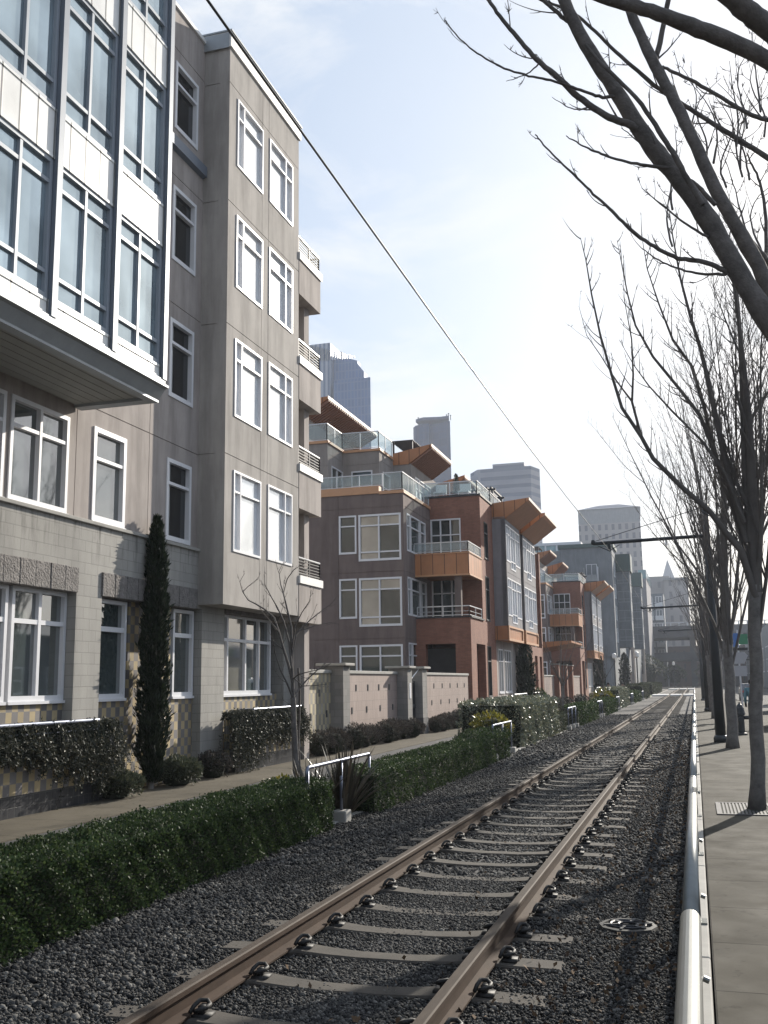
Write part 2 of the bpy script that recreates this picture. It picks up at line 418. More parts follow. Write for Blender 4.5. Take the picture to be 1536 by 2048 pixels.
rp = t.nodes.new('ShaderNodeValToRGB'); rp.color_ramp.elements[0].position = .44; rp.color_ramp.elements[0].color = (0,0,0,1); rp.color_ramp.elements[1].position = .62; rp.color_ramp.elements[1].color = (.8,.8,.8,1)
t.links.new(nz.outputs['Fac'], rp.inputs[0])
# thin high haze: pale blue away from the sun, whiter towards it, wisps of cloud on top
dp = t.nodes.new('ShaderNodeVectorMath'); dp.operation = 'DOT_PRODUCT'; dp.inputs[1].default_value = tuple(sd); t.links.new(tc.outputs['Generated'], dp.inputs[0])
hr = t.nodes.new('ShaderNodeValToRGB'); el = hr.color_ramp.elements
while len(el) < 5: el.new(.5)
for i,(p_,c_) in enumerate(((.0,(1.3,1.75,2.5)),(.5,(1.15,1.85,3.0)),(.70,(2.0,2.55,3.4)),(.87,(2.9,3.3,3.85)),(1.,(3.9,4.0,4.15)))):
    el[i].position = p_; el[i].color = (*[q/5 for q in c_],1)
t.links.new(dp.outputs['Value'], hr.inputs[0])
sc5 = t.nodes.new('ShaderNodeMix'); sc5.data_type = 'RGBA'; sc5.blend_type = 'MULTIPLY'; sc5.inputs[0].default_value = 1.; sc5.inputs[7].default_value = (5,5,5,1); t.links.new(hr.outputs[0], sc5.inputs[6])
hm = t.nodes.new('ShaderNodeMix'); hm.data_type = 'RGBA'; hm.inputs[0].default_value = .82; t.links.new(sky.outputs[0], hm.inputs[6]); t.links.new(sc5.outputs[2], hm.inputs[7])
mx = t.nodes.new('ShaderNodeMix'); mx.data_type = 'RGBA'
t.links.new(rp.outputs[0], mx.inputs[0]); t.links.new(hm.outputs[2], mx.inputs[6]); mx.inputs[7].default_value = (4.2,4.3,4.4,1)
t.links.new(mx.outputs[2], bg.inputs[0])
scene.view_settings.view_transform = 'Standard'; scene.view_settings.look = 'None'; scene.view_settings.exposure = EXPO; scene.view_settings.gamma = 1
scene.cycles.max_bounces = 6; scene.cycles.diffuse_bounces = 3; scene.cycles.glossy_bounces = 3; scene.cycles.transparent_max_bounces = 12
scene.cycles.use_denoising = True; scene.cycles.sample_clamp_indirect = 8.

# ------------------------------------------------------------------ ground
def sheet(name, x0,x1,y0,y1,z, mat, thick=.0):
    mb = MB()
    if thick: mb.box(x0,x1,y0,y1,z-thick,z)
    else: mb.face([(x0,y0,z),(x1,y0,z),(x1,y1,z),(x0,y1,z)])
    return tag(mb.build(name, mat), kind='structure')
m['earth'] = plain('earth_ground', (.12,.11,.10), .95, var=.25, scale=.3, bump=.3)
def gravelmat():
    t = NT('gravel'); g = t.n('ShaderNodeNewGeometry')
    v = t.n('ShaderNodeTexVoronoi', i_Scale=26.); t.l(t.obj(), v.inputs['Vector'])
    sp = t.n('ShaderNodeSeparateColor'); t.l(v.outputs['Color'], sp.inputs[0])
    col = t.ramp(sp.outputs[0], [(0.,(.02,.02,.022)),(.45,(.04,.04,.043)),(.8,(.07,.068,.066)),(1.,(.14,.135,.13))])
    col = t.mix(1., col, t.ramp(t.noise(.7,4.), [(.3,.7),(.7,1.15)]), 'MULTIPLY')
    return t.fin(col, .85, t.bump(v.outputs['Distance'], -1., .04), spec=.2)
m['gravel'] = gravelmat()
def stonemat(name, lo, mid, hi):
    t = NT(name); g = t.n('ShaderNodeNewGeometry')
    col = t.ramp(g.outputs['Random Per Island'], [(0.,lo),(.45,mid),(.8,hi),(1.,mul(hi,1.9))])
    col = t.mix(1., col, t.ramp(t.noise(60.,3.), [(.3,.75),(.7,1.2)]), 'MULTIPLY')
    return t.fin(col, .85, t.bump(t.noise(120.,2.), .25, .003), spec=.2)
m['stone'] = stonemat('ballast_stone', (.022,.022,.023), (.05,.049,.048), (.095,.092,.086))
sheet('ground', -2500, 2500, -400, 5000, -.36, m['earth'])
GZ = -.197
mb = MB(); mb.face([(-5.0,-4,GZ),(-.2,-4,GZ),(-.2,700,GZ),(-5.0,700,GZ)])
tag(mb.build('gravel_bed', m['gravel']), kind='structure')
def bed(n, y0, y1, s0, s1, sink=.25):
    x = RNG.uniform(-4.98,-.24,n); y = y0+(y1-y0)*RNG.uniform(0,1,n)
    s = RNG.uniform(s0,s1,n)*np.where(RNG.uniform(0,1,n)<.05, 1.7, 1.)
    z = GZ-s*sink+RNG.uniform(0,.03,n)*(1-.7*np.exp(-((x+2.24)/.55)**2))
    # larger pebbles along the hedge
    s = np.where((x < -3.45)&(y < 9.5)&(RNG.uniform(0,1,n)<.35), s*1.75, s)
    return np.stack([x,y,z],-1), s
P1, S1 = bed(100000, 4.3, 10.5, .007, .0145)
P2, S2 = bed(52000, 10.5, 24., .011, .024)
P3, S3 = bed(14000, 24., 60., .03, .05)
V, Fc = stones(np.concatenate([P1,P2,P3]), np.concatenate([S1,S2,S3]))
tag(nmesh('ballast_stones', V, Fc, m['stone'], smooth=True), 'dark grey loose ballast stones filling the track bed', 'gravel', kind='stuff')
k = 2600
P = np.stack([-.24-np.abs(RNG.normal(0,.75,k)), RNG.uniform(4.5,34,k), np.full(k,GZ+.035)],-1); P = P[P[:,0] > -4.6]
V,Q = leaves(len(P),P,np.tile((0.,0.,.15),(len(P),1)),.045,.6,1.)
m['litter'] = stonemat('dead_leaf', (.05,.03,.02), (.10,.065,.04), (.16,.11,.07))
tag(nmesh('leaf_litter', V, Q, m['litter']), 'brown dead leaves scattered over the gravel by the guard pipe', 'leaf litter', kind='stuff')
# planting strip, asphalt lane, footway on the left
m['soil'] = plain('bark_soil', (.05,.04,.032), .95, var=.4, scale=9., bump=.9, bscale=40, bdist=.03)
def asphaltmat():
    t = NT('asphalt'); c = t.ramp(t.noise(1.2,6.,.7), [(.3,(.05,.05,.052)),(.7,(.075,.074,.074))])
    c = t.mix(1., c, t.ramp(t.noise(160.,2.), [(.3,.7),(.75,1.3)]), 'MULTIPLY')
    return t.fin(c, .85, t.bump(t.noise(150.,3.), .5, .005), spec=.3)
m['asphalt'] = asphaltmat()
def pavemat(name, c, jy, jx, x0=0., wear=.32):
    t = NT(name); mp = t.n('ShaderNodeMapping'); t.l(t.obj(), mp.inputs[0]); mp.inputs['Location'].default_value = (-x0,.35,0)
    b = t.n('ShaderNodeTexBrick', offset=0., i_Scale=1., i_Mortar_Size=.009, i_Mortar_Smooth=.25, i_Bias=0., i_Brick_Width=jx, i_Row_Height=jy)
    b.inputs['Color1'].default_value = (*mul(c,.95),1); b.inputs['Color2'].default_value = (*mul(c,1.05),1); b.inputs['Mortar'].default_value = (*mul(c,.3),1)
    t.l(mp.outputs[0], b.inputs['Vector'])
    st = t.ramp(t.noise(1.1,7.,.7), [(.3,1-wear),(.5,1.),(.72,1+wear*.6)])
    col = t.mix(1., b.outputs['Color'], st, 'MULTIPLY')
    col = t.mix(1., col, t.ramp(t.noise(180.,2.), [(.3,.85),(.7,1.12)]), 'MULTIPLY')
    sp = t.ramp(t.noise(9.,2.), [(.62,1.),(.70,.68)])
    col = t.mix(1., col, sp, 'MULTIPLY')
    inv = t.n('ShaderNodeMath', operation='SUBTRACT'); inv.inputs[0].default_value = 1.; t.l(b.outputs['Fac'], inv.inputs[1])
    nb = t.bump(inv.outputs[0], .6, .01)
    return t.fin(col, t.ramp(t.noise(2.,4.), [(.3,.8),(.7,.98)]), t.bump(t.noise(110.,3.), .3, .004, nb), spec=.12)
m['pave'] = pavemat('sidewalk_concrete', (.066,.060,.048), 1.15, 2.4, 0.)
m['path'] = pavemat('footway_concrete', (.125,.11,.085), 1.5, 1.75, -10.15, .25)
sheet('planting_strip', -5.75, -5.0, -4, 320, -.20, m['soil'])
sheet('lane', -8.45, -5.75, -4, 330, -.165, m['asphalt'])
sheet('footpath', -10.15, -8.45, -4, 330, -.15, m['path'], .1)
sheet('planting_bed', -10.5, -10.15, 15.85, 330, -.155, m['soil'])
mb = MB()
y = -4.
while y < 300:
    mb.box(-5.06,-4.94,y,y+2.97,-.30,-.165); y += 3.
tag(mb.build('kerb', m['concrete'], bevel=.012), kind='structure')
# sidewalk on the right with its kerb
mb = MB(); y = -3.
while y < 330:
    mb.box(-.2,-.012,y,y+3.42,-.45,-.052); y += 3.435
tag(mb.build('kerb', m['concrete'], bevel=.012), kind='structure')
sheet('sidewalk', 0., 3.4, -4, 330, -.05, m['pave'], .25)
m['lot'] = pavemat('parking_surface', (.10,.097,.09), 4., 4., 3.4, .2)
sheet('parking_lot', 3.4, 60., -4, 330, -.13, m['lot'])
mb = MB()
for k in range(40):
    mb.box(3.9,8.9,10+k*2.75,10.1+k*2.75,-.126,-.122)
tag(mb.build('road_marking', m['cap']), kind='structure')
# ------------------------------------------------------------------ railway track
def rustmat(name, c, rough=.6, metal=.2):
    t = NT(name); mp = t.n('ShaderNodeMapping'); mp.inputs['Scale'].default_value = (1,.25,1); t.l(t.obj(), mp.inputs[0])
    col = t.ramp(t.noise(14.,6.,.7,mp.outputs[0]), [(.25,mul(c,.65)),(.55,c),(.8,mul(c,1.35))])
    return t.fin(col, rough, t.bump(t.noise(70.,3.), .2, .003), metal, .12)
m['rail_side'] = rustmat('rusty_rail_side', (.062,.042,.031), .8, .1)
m['rail_top'] = rustmat('worn_rail_head', (.078,.062,.05), .75, .05)
m['sleeper'] = plain('concrete_sleeper', (.064,.056,.047), .95, var=.35, scale=5., bump=.5, bscale=50)
m['clip'] = plain('black_rail_clip', (.02,.019,.018), .65, .1, var=.3, bump=.1)
TX = -2.24
track = thing('railway_track', 'rusty single railway track on concrete sleepers curving nowhere beside the hedge'.replace(' curving nowhere',''), 'railway track', (TX,8,GZ))
for s in (-1,1):
    x = TX+s*(.7175+.036)
    prof = [(-.07,-.155),(.07,-.155),(.07,-.143),(.014,-.122),(.010,-.05),(.036,-.038),(.036,-.008),(.028,0),(-.028,0),(-.036,-.008),(-.036,-.038),(-.010,-.05),(-.014,-.122),(-.07,-.143)]
    mb = MB(); n = len(prof); ys = [-3.,2.,5.,8.,12.,18.,30.,50.,80.,120.,200.,320.]
    for yy in ys: mb.v += [(x+p[0],yy,p[1]) for p in prof]
    for i in range(len(ys)-1):
        for j in range(n):
            q = (j+1)%n; mb.f.append((i*n+j,i*n+q,(i+1)*n+q,(i+1)*n+j)); mb.m.append(1 if j in (6,7,8) else 0)
    mb.build('rail', [m['rail_side'],m['rail_top']], track)
def sleeper_mesh():
    xs = [-1.26,-1.24,-.95,-.62,-.42,-.2,.2,.42,.62,.95,1.24,1.26]
    tz = [-.19,-.172,-.168,-.157,-.174,-.184,-.184,-.174,-.157,-.168,-.172,-.19]
    hw = [.105,.115,.12,.12,.105,.095,.095,.105,.12,.12,.115,.105]
    mb = MB()
    for xx,zz,h in zip(xs,tz,hw): mb.v += [(xx,-h-.02,-.36),(xx,-h,zz-.012),(xx,-h+.014,zz),(xx,h-.014,zz),(xx,h,zz-.012),(xx,h+.02,-.36)]
    for i in range(len(xs)-1):
        for j in range(6):
            q = (j+1)%6; mb.f.append((i*6+j,i*6+q,(i+1)*6+q,(i+1)*6+j)); mb.m.append(0)
    mb.f += [tuple(range(6)), tuple(range(len(mb.v)-1,len(mb.v)-7,-1))]; mb.m += [0,0]
    return mb
SL0, SLP = 5.76, .762
first = None
def clip_mesh():
    mb = MB()
    pts = [(.075,-.05,-.135),(.085,-.02,-.105),(.10,.03,-.085),(.135,.055,-.09),(.165,.03,-.105),(.165,-.02,-.11),(.13,-.05,-.115),(.10,-.04,-.13)]
    mb.tube(pts, .0135, 7); mb.box(.085,.19,-.055,.055,-.17,-.145); mb.box(.115,.15,-.03,.03,-.15,-.10)
    return mb
sl0 = sleeper_mesh().build('sleeper', m['sleeper'], track)
sl0.matrix_parent_inverse = Matrix.Identity(4)
clip0 = None
SLEEP = [sl0]
for k in range(100):
    s_ = sl0 if k == 0 else sl0.copy()
    if k: COL.objects.link(s_); s_.parent = track
    s_.location = (float(RNG.normal(0,.008)), SL0-1.524+k*SLP-8+float(RNG.normal(0,.012)), -GZ+float(RNG.normal(0,.004)))
    s_.rotation_euler = (0,0,float(RNG.normal(0,.008)))
    if k < 42:
        for sx in (-1,1):
            for side in (-1,1):
                if clip0 is None: c_ = clip0 = clip_mesh().build('rail_clip', m['clip'], None, smooth=True)
                else: c_ = clip0.copy(); COL.objects.link(c_)
                c_.parent = s_; c_.location = (sx*.7535,0,0); c_.rotation_euler = (0,0,0 if side > 0 else math.pi)
mb = MB()
for k in range(100,260):
    yy = SL0-1.524+k*SLP; mb.box(TX-1.26,TX+1.26,yy-.11,yy+.11,-.3,-.17)
tag(mb.build('far_sleepers', m['sleeper'], track), kind='stuff')
# level crossings of pale concrete
for yy, dp, lab in ((126.,6.,'pale concrete foot crossing over the track, nearer of the two'), (205.,12.,'pale concrete crossing over the track far away near the viaduct')):
    mb = MB(); mb.box(-5.0,TX-.86,yy,yy+dp,-.3,-.012); mb.box(TX-.64,TX+.64,yy,yy+dp,-.3,-.012); mb.box(TX+.86,-.2,yy,yy+dp,-.3,-.012)
    tag(mb.build('track_crossing', m['cap']), lab, 'crossing')
# cover lying on the gravel
r0 = thing('manhole_cover', 'black round iron cover with spokes lying on the gravel beside the rail', 'manhole cover', (-.62,8.55,GZ))
mb = MB(); mb.lathe((-.62,8.55,-.165), [(.02,-.06),(.225,-.06),(.24,-.02),(.225,.012),(.19,.015),(.185,.002),(.02,.002)], 10)
mb.build('cover_disc', m['clip'], r0)
mb = MB()
for a in range(6):
    t_ = a*math.pi/3+.3; c, s_ = math.cos(t_), math.sin(t_); mb.bar((-.62+.07*c,8.55+.07*s_,-.155),(-.62+.19*c,8.55+.19*s_,-.155),.022,.025)
for rr in (.075,.135):
    pts = [(-.62+rr*math.cos(a*math.pi/10),8.55+rr*math.sin(a*math.pi/10),-.151) for a in range(21)]; mb.tube(pts,.011,6)
m['worn_iron'] = plain('worn_iron', (.05,.05,.055), .55, .4, var=.3)
mb.build('raised_ring', m['worn_iron'], r0)
# low pipe guard along the kerb
r0 = thing('guard_pipe', 'long shiny galvanised pipe guard rail running beside the track', 'guard rail', (-.1,6,-.05))
ZP = .445
def pipe(y0,y1,r,mb): return mb.tube([(-.102,y0,ZP),(-.102,y1,ZP)], r, 20)
mb = MB(); pipe(-3,6.05,.055,mb); o = mb.build('sleeve_pipe', m['galv'], r0, smooth=True)
y0 = 5.9; ends = [5.9, 14.2, 22.5, 31., 40., 60., 90., 125.]
for a,b in zip(ends[:-1],ends[1:]):
    mb = MB(); pipe(a,b,.0475,mb); mb.tube([(-.102,b-.06,ZP),(-.102,b+.06,ZP)], .051, 20); mb.build('pipe', m['galv'], r0, smooth=True)
for k in range(40):
    yy = -1.+k*3.1
    mb = MB(); mb.tube([(-.102,yy,-.06),(-.102,yy,ZP-.03)], .04, 12); mb.box(-.18,-.02,yy-.08,yy+.08,-.055,-.04)
    mb.build('post', m['galv'], r0, smooth=False)
for yy in (5.05,6.9,9.2,13.): MB().tube([(-.045,yy,ZP-.035),(-.02,yy,ZP-.045)],.014,8).build('bolt', m['galv'], r0)
# ------------------------------------------------------------------ hedges
m['leaf_box'] = leafmat('boxwood_leaf', (.044,.074,.031), .55, .6, .22, .25)
m['leaf_pale'] = leafmat('glossy_viburnum_leaf', (.22,.25,.19), .5, .4, .45, .1)
m['leaf_dull'] = leafmat('sage_leaf', (.075,.09,.06), .35, .6, .3, .15)
m['leaf_lav'] = leafmat('lavender_leaf', (.075,.07,.066), .35, .7, .2, .1)
m['leaf_cyp'] = leafmat('cypress_leaf', (.016,.028,.014), .4, .5, .4, .08)
m['leaf_yel'] = leafmat('yellow_leaf', (.17,.17,.03), .5, .3, .5, .3)
m['leaf_ros'] = leafmat('rosemary_leaf', (.06,.066,.05), .45, .6, .4, .12)
m['leaf_flax'] = leafmat('bronze_flax_blade', (.062,.056,.042), .4, .4, .6, .1)
m['core'] = plain('hedge_inner_wood', (.018,.022,.012), .95, var=.3, bump=0)
def hedge(name, label, x0,x1,y0,y1,z0,z1, size, dens, mat, group=None, wob=.04, end=True, cat='hedge', sparse=0.):
    root = thing(name, label, cat, ((x0+x1)/2,(y0+y1)/2,z0), group)
    MB().box(x0+.09,x1-.09,y0+.09,y1-.09,z0,z1-.08).build('inner_branches', m['core'], root)
    Ps=[];Ns=[]
    def face(area, gen, nrm):
        k = int(area*dens); p = gen(k); Ps.append(p); Ns.append(np.tile(nrm,(k,1)))
    U = lambda k: RNG.uniform(0,1,k)
    L, W, H = y1-y0, x1-x0, z1-z0
    face(L*H, lambda k: np.stack([np.full(k,x1),y0+L*U(k),z0+H*U(k)],-1), (1,0,.3))
    face(L*W, lambda k: np.stack([x0+W*U(k),y0+L*U(k),np.full(k,z1)],-1), (0,0,1))
    face(W*H, lambda k: np.stack([x0+W*U(k),np.full(k,y0),z0+H*U(k)],-1), (0,-1,.3))
    face(W*H, lambda k: np.stack([x0+W*U(k),np.full(k,y1),z0+H*U(k)],-1), (0,1,.3))
    face(L*H*.5, lambda k: np.stack([np.full(k,x0),y0+L*U(k),z0+H*U(k)],-1), (-1,0,.3))
    P = np.concatenate(Ps); N = np.concatenate(Ns).astype(float)
    c = P*np.array([2.1,1.7,2.6]); wv = np.sin(c[:,1]*3.1+c[:,2]*2)*np.cos(c[:,0]*4+c[:,1]*1.3)+.6*np.sin(c[:,1]*9.7+c[:,2]*7)
    P = P+N*(wv*wob)[:,None]-N*(np.abs(RNG.normal(0,.035,len(P))))[:,None]+RNG.normal(0,.01,P.shape)
    # soft shoulders
    cen = np.array([(x0+x1)/2,(y0+y1)/2,(z0+z1)/2]); half = np.array([W/2,L/2,H/2])
    q = (P-cen)/half; e = np.maximum(np.abs(q[:,0]), np.abs(q[:,1]*1.0))
    near = (np.abs(q[:,0])>.78)&(q[:,2]>.72); P[near,2] -= .05*RNG.uniform(0.3,1,near.sum()); 
    V,Q = leaves(len(P),P,N,size,.72,1.,.1)
    nmesh('foliage', V, Q, mat, root)
    return root
HG = 'clipped hedges along the planting strip'
hedge('clipped_hedge', 'long low clipped dark green hedge nearest the camera', -5.62,-4.78,2.5,13.3,-.22,.47, .027, 6200, m['leaf_box'], HG, .026)
hedge('clipped_hedge', 'low clipped green hedge just beyond the flax plant and first handrail', -5.5,-4.68,15.0,24.0,-.22,.43, .028, 3000, m['leaf_box'], HG, .03)
hedge('clipped_hedge', 'short rounded green hedge end beside the second handrail', -5.6,-4.8,24.0,27.2,-.22,.50, .04, 1500, m['leaf_box'], HG, .07)
hedge('clipped_hedge', 'tall pale glossy leaved hedge block beyond the second handrail', -6.9,-4.98,30.4,38.6,-.2,1.12, .075, 620, m['leaf_pale'], HG, .07)
hedge('clipped_hedge', 'small green hedge in front of the third handrail', -5.7,-4.98,38.9,41.5,-.2,.5, .06, 500, m['leaf_dull'], HG, .06)
hedge('clipped_hedge', 'low green hedge after the third handrail', -5.8,-4.85,45.,54.,-.2,.62, .07, 420, m['leaf_box'], HG, .07)
hedge('clipped_hedge', 'low green hedge between the fourth and fifth handrails', -5.8,-4.85,58.,67.,-.2,.62, .08, 320, m['leaf_box'], HG, .07)
hedge('clipped_hedge', 'far pale glossy hedge block beyond the fifth handrail', -6.6,-5.,72.,82.,-.2,1.15, .11, 200, m['leaf_pale'], HG, .08)
hedge('clipped_hedge', 'distant low hedge near the foot crossing', -6.2,-5.,88.,100.,-.2,.7, .12, 150, m['leaf_box'], HG, .08)
hedge('clipped_hedge', 'distant taller hedge beside the foot crossing', -6.8,-5.,106.,118.,-.2,1.2, .14, 120, m['leaf_dull'], HG, .08)
hedge('clipped_hedge', 'farthest hedge beyond the foot crossing', -7.5,-5.2,136.,170.,-.2,1.2, .16, 70, m['leaf_dull'], HG, .1)
# hand rails in the gaps
def handrail(y0, L, label, first=[None]):
    g = 'short handrails between the hedges'
    if first[0] is None:
        root = thing('handrail', label, 'handrail', (-4.94,y0,-.2), g); first[0] = root
        mb = MB(); x = -4.94; z = .665
        mb.tube([(x,y0,z-.16),(x,y0,z-.05),(x,y0+.02,z-.01),(x,y0+.06,z),(x,y0+2.64,z),(x,y0+2.68,z-.01),(x,y0+2.7,z-.05),(x,y0+2.7,z-.14)], .026, 12)
        mb.build('rail_tube', m['galv2'], root, smooth=True)
        for yy in (y0+.02,y0+1.36,y0+2.68):
            p = MB().tube([(x,yy,-.03),(x,yy,z-.02)], .022, 10).build('post', m['galv2'], root, smooth=True)
            MB().box(x-.11,x+.11,yy-.13,yy+.13,-.22,-.03).build('concrete_foot', m['concrete'], p, bevel=.02)
    else:
        root = copy_tree(first[0]); root.location = (-4.94,y0,-.2); root['label'] = label
for y0,lab in ((12.72,'grey steel handrail at the flax plant, nearest the camera'),(25.6,'grey steel handrail before the tall pale hedge'),(41.6,'grey steel handrail after the tall pale hedge'),
               (54.6,'grey steel handrail past the third hedge gap'),(68.,'grey steel handrail before the far pale hedge'),(84.,'grey steel handrail past the far pale hedge'),(102.,'grey steel handrail close to the foot crossing')):
    handrail(y0,2.7,lab)
# flax, shrubs
def flax(x,y,h,n,label,seed,group=None):
    rg = np.random.default_rng(seed); root = thing('flax_plant', label, 'plant', (x,y,-.2), group); mb = MB()
    for i in range(n):
        a = rg.uniform(0,2*math.pi); L = h*rg.uniform(.55,1.1); lean = rg.uniform(.1,1.55); w = rg.uniform(.018,.034)
        d = Vector((math.cos(a),math.sin(a),0)); sd_ = Vector((-math.sin(a),math.cos(a),0)); p = Vector((x,y,-.2))+d*rg.uniform(0,.09); pts=[]
        k = 6; ang = math.pi/2-lean*.55
        for j in range(k+1):
            pts.append(p.copy()); ang2 = ang-lean*.5*(j/k)**2; p = p+(d*math.cos(ang2)+UZ*math.sin(ang2))*(L/k)
        b = len(mb.v)
        for j,q in enumerate(pts):
            ww = w*(1-(j/k)**2.5)+.001; up_ = UZ*.35*ww
            mb.v += [tuple(q-sd_*ww+up_),tuple(q),tuple(q+sd_*ww+up_)]
        for j in range(k):
            for c in (0,1): mb.f.append((b+3*j+c,b+3*j+c+1,b+3*j+c+4,b+3*j+c+3)); mb.m.append(0)
    mb.build('blades', m['leaf_flax'], root)
flax(-5.05,14.45,1.1,110,'spiky bronze flax plant behind the nearest handrail',3,'flax plants')
flax(-5.3,13.85,.95,50,'smaller drooping bronze flax at the hedge end',5,'flax plants')
flax(-5.5,43.2,1.3,60,'distant spiky flax plant by the third handrail',9,'flax plants')
def bush(name, label, c, r, n, size, mat, group=None, asp=.4, spread=.5, up=.35, cat='shrub', core=.75, parts=1):
    root = thing(name, label, cat, (c[0],c[1],c[2]-r[2]), group)
    d = RNG.normal(0,1,(n,3)); d[:,2] = np.where(d[:,2]<-.4, -d[:,2]*.5, d[:,2]); d /= np.linalg.norm(d,axis=1,keepdims=True)
    lump = 1+.13*np.sin(d[:,0]*5+c[1])*np.cos(d[:,1]*6+c[0])+.08*np.sin(d[:,2]*9+d[:,0]*7)
    P = np.array(c)+d*np.array(r)*(lump*RNG.uniform(.72,1.03,n)**.5)[:,None]
    V,Q = leaves(n,P,d,size,asp,spread,up)
    if core:
        q = MB(); q.lathe((c[0],c[1],c[2]), [(.05,-r[2]),(r[0]*core*.8,-r[2]*.7),(r[0]*core,0),(r[0]*core*.75,r[2]*core*.7),(.03,r[2]*core)], 10); q.build('inner_stems', m['core'], root)
    nmesh('foliage', V, Q, mat, root); return root
bush('flowering_shrub','yellow green leafy shrub beside the young tree trunk',(-5.55,13.35,.25),(.34,.30,.2),260,.075,m['leaf_yel'],None,.45,.6,.5)
bush('flowering_shrub','yellow leafed shrub in front of the tall pale hedge',(-5.55,28.6,.45),(.55,.55,.42),520,.12,m['leaf_yel'],None,.45,.6,.5)
bush('flowering_shrub','distant yellow green shrub before the far pale hedge',(-5.9,69.5,.5),(.7,.9,.6),260,.18,m['leaf_yel'],None,.45,.6,.5)
bush('low_shrub','round grey green shrub left of the cypress foot',(-9.75,15.9,.06),(.42,.48,.26),3200,.07,m['leaf_dull'],'low shrubs at the facade')
bush('low_shrub','round grey green shrub right of the cypress foot',(-9.75,18.15,.08),(.42,.5,.28),3200,.07,m['leaf_dull'],'low shrubs at the facade')
bush('low_shrub','silvery low shrub at the block pilaster base',(-9.8,19.8,.08),(.36,.46,.28),2600,.06,m['leaf_lav'],'low shrubs at the facade')
LV = [(26.1,.40),(27.0,.42),(27.9,.36),(28.9,.45),(30.0,.40),(31.1,.37),(32.2,.43),(33.3,.45),(34.3,.37),(35.3,.40),(36.2,.33),(38.9,.35),(40.,.39),(41.2,.40),(42.4,.45),(43.7,.44),(45.,.42),(46.2,.38)]
ordn = ['first','second','third','fourth','fifth','sixth','seventh','eighth','ninth','tenth','eleventh','twelfth']
for i,(yy,r_) in enumerate(LV):
    lab = ('%s grey lavender mound from the checkered wall, left of the gate' % ordn[i]) if i < 11 else ('%s grey lavender mound right of the garden gate' % ordn[i-11])
    bush('lavender_mound', lab, (-9.78+.1*math.sin(i*2.3),yy,-.15+r_*.75), (r_,r_*1.05,r_*.8), 1500, .085, m['leaf_lav'], 'lavender mounds along the garden wall', .22, .45, .3)
for i,yy in enumerate((76.,79.,88.,91.)):
    bush('lavender_mound', 'distant grey mound, %s in the row beyond the brick porch' % ordn[i], (-9.5,yy,.15), (.5,.6,.4), 500, .13, m['leaf_lav'], 'lavender mounds along the garden wall', .25, .45, .3)
# ------------------------------------------------------------------ near apartment building
NB = thing('apartment_building', 'nearest tan stucco apartment building with a projecting glass bay over concrete block', 'building', (-12,14,-.15))
XM, XS, XB, XC, XG = -10.1, -10.14, -9.5, -8.47, -10.3
MB().box(-24,-10.62,-6,25.2,-.2,16.4).build('building_core', m['dark'], NB)
mb = MB()
wall(mb, (XM,4,-.15), UY, UX, 21.4, 4.75, .5, ops=[(5,11.08,-.1,3.53),(11.87,15.78,-.1,3.53),(16.88,20.36,-.1,3.53)])
mb.box(-24,-10.6,25.2,25.4,-.15,4.6)
mb.build('block_wall', m['block'], NB)
mb = MB(); mb.box(-10.5,XG,9,15.08,-.15,1.52); mb.box(-10.5,XG,15.87,19.78,-.15,1.52); mb.box(-10.5,XG+.003,17.12,18.78,1.52,3.38); mb.box(-10.5,XG,20.88,24.36,-.15,1.52)
mb.build('checker_tile_panel', m['tile'], NB)
for a,b in ((9.,15.1),(15.83,19.79),(20.86,24.36)):
    mb = MB()
    ys = np.arange(a,b+.01,.405)
    for y0 in ys[:-1]: mb.box(-10.4,XM+.045+float(RNG.uniform(-.008,.012)),y0+.004,min(y0+.401,b),3.36,3.79)
    mb.build('stone_lintel', m['rough'], NB, bevel=.012)
MB().box(-10.3,XM+.06,4,19.54,4.60,4.665).build('ledge', m['concrete'], NB, bevel=.01)
W = dict(parent=NB, u=UY, n=UX)
for y0,y1,lab in ((10.4,11.9,0),(12.02,13.5,0),(13.6,15.07,0)):
    window(o=(XG,y0,1.54), w=y1-y0, h=1.82, cols=(.5,), rows=(.70,), pane='g_near', bar=.075, **W)
window(o=(XG,15.93,1.54), w=1.09, h=1.8, rows=(.70,), pane='g_near', bar=.09, **W)
window(o=(XG,18.84,1.54), w=.9, h=1.8, rows=(.70,), pane='g_near', bar=.09, **W)
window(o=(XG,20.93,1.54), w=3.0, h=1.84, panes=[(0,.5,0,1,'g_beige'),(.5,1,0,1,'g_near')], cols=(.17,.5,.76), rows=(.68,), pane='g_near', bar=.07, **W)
# recessed stucco wall
WZ = [(4.70,6.41),(7.73,9.45),(10.76,12.46),(13.80,15.40)]
ops = [(18.15-3,19.21-3,z0-4.66,z1-4.66) for z0,z1 in WZ]+[(15.48-3,16.58-3,.03,1.76),(13.15-3,14.72-3,.02,1.72),(11.45-3,13.02-3,.02,1.72)]
mb = MB(); wall(mb,(XS,3,4.66),UY,UX,16.56,12.0,.3,ops=ops,gu=(11.96,14.45),gv=(2.09,5.14,8.05,11.05))
mb.build('stucco_wall', m['stucco_warm'], NB)
for i,(z0,z1) in enumerate(WZ):
    window(o=(XS,18.15,z0), w=1.06, h=z1-z0, rows=(.70,), pane='g_dark', fr=.08, panes=[(0,.3,0,1,'g_white'),(.3,1,0,1,'g_dark')] if i < 3 else [(0,.2,0,1,'g_near'),(.2,1,0,1,'g_dark')], rec=.08, sill=False, **W)  # white and dark strips paint the glass bay's reflection into each pane
window(o=(XS,15.48,4.69), w=1.10, h=1.73, rows=(.67,), pane='g_near', fr=.09, rec=.07, **W)
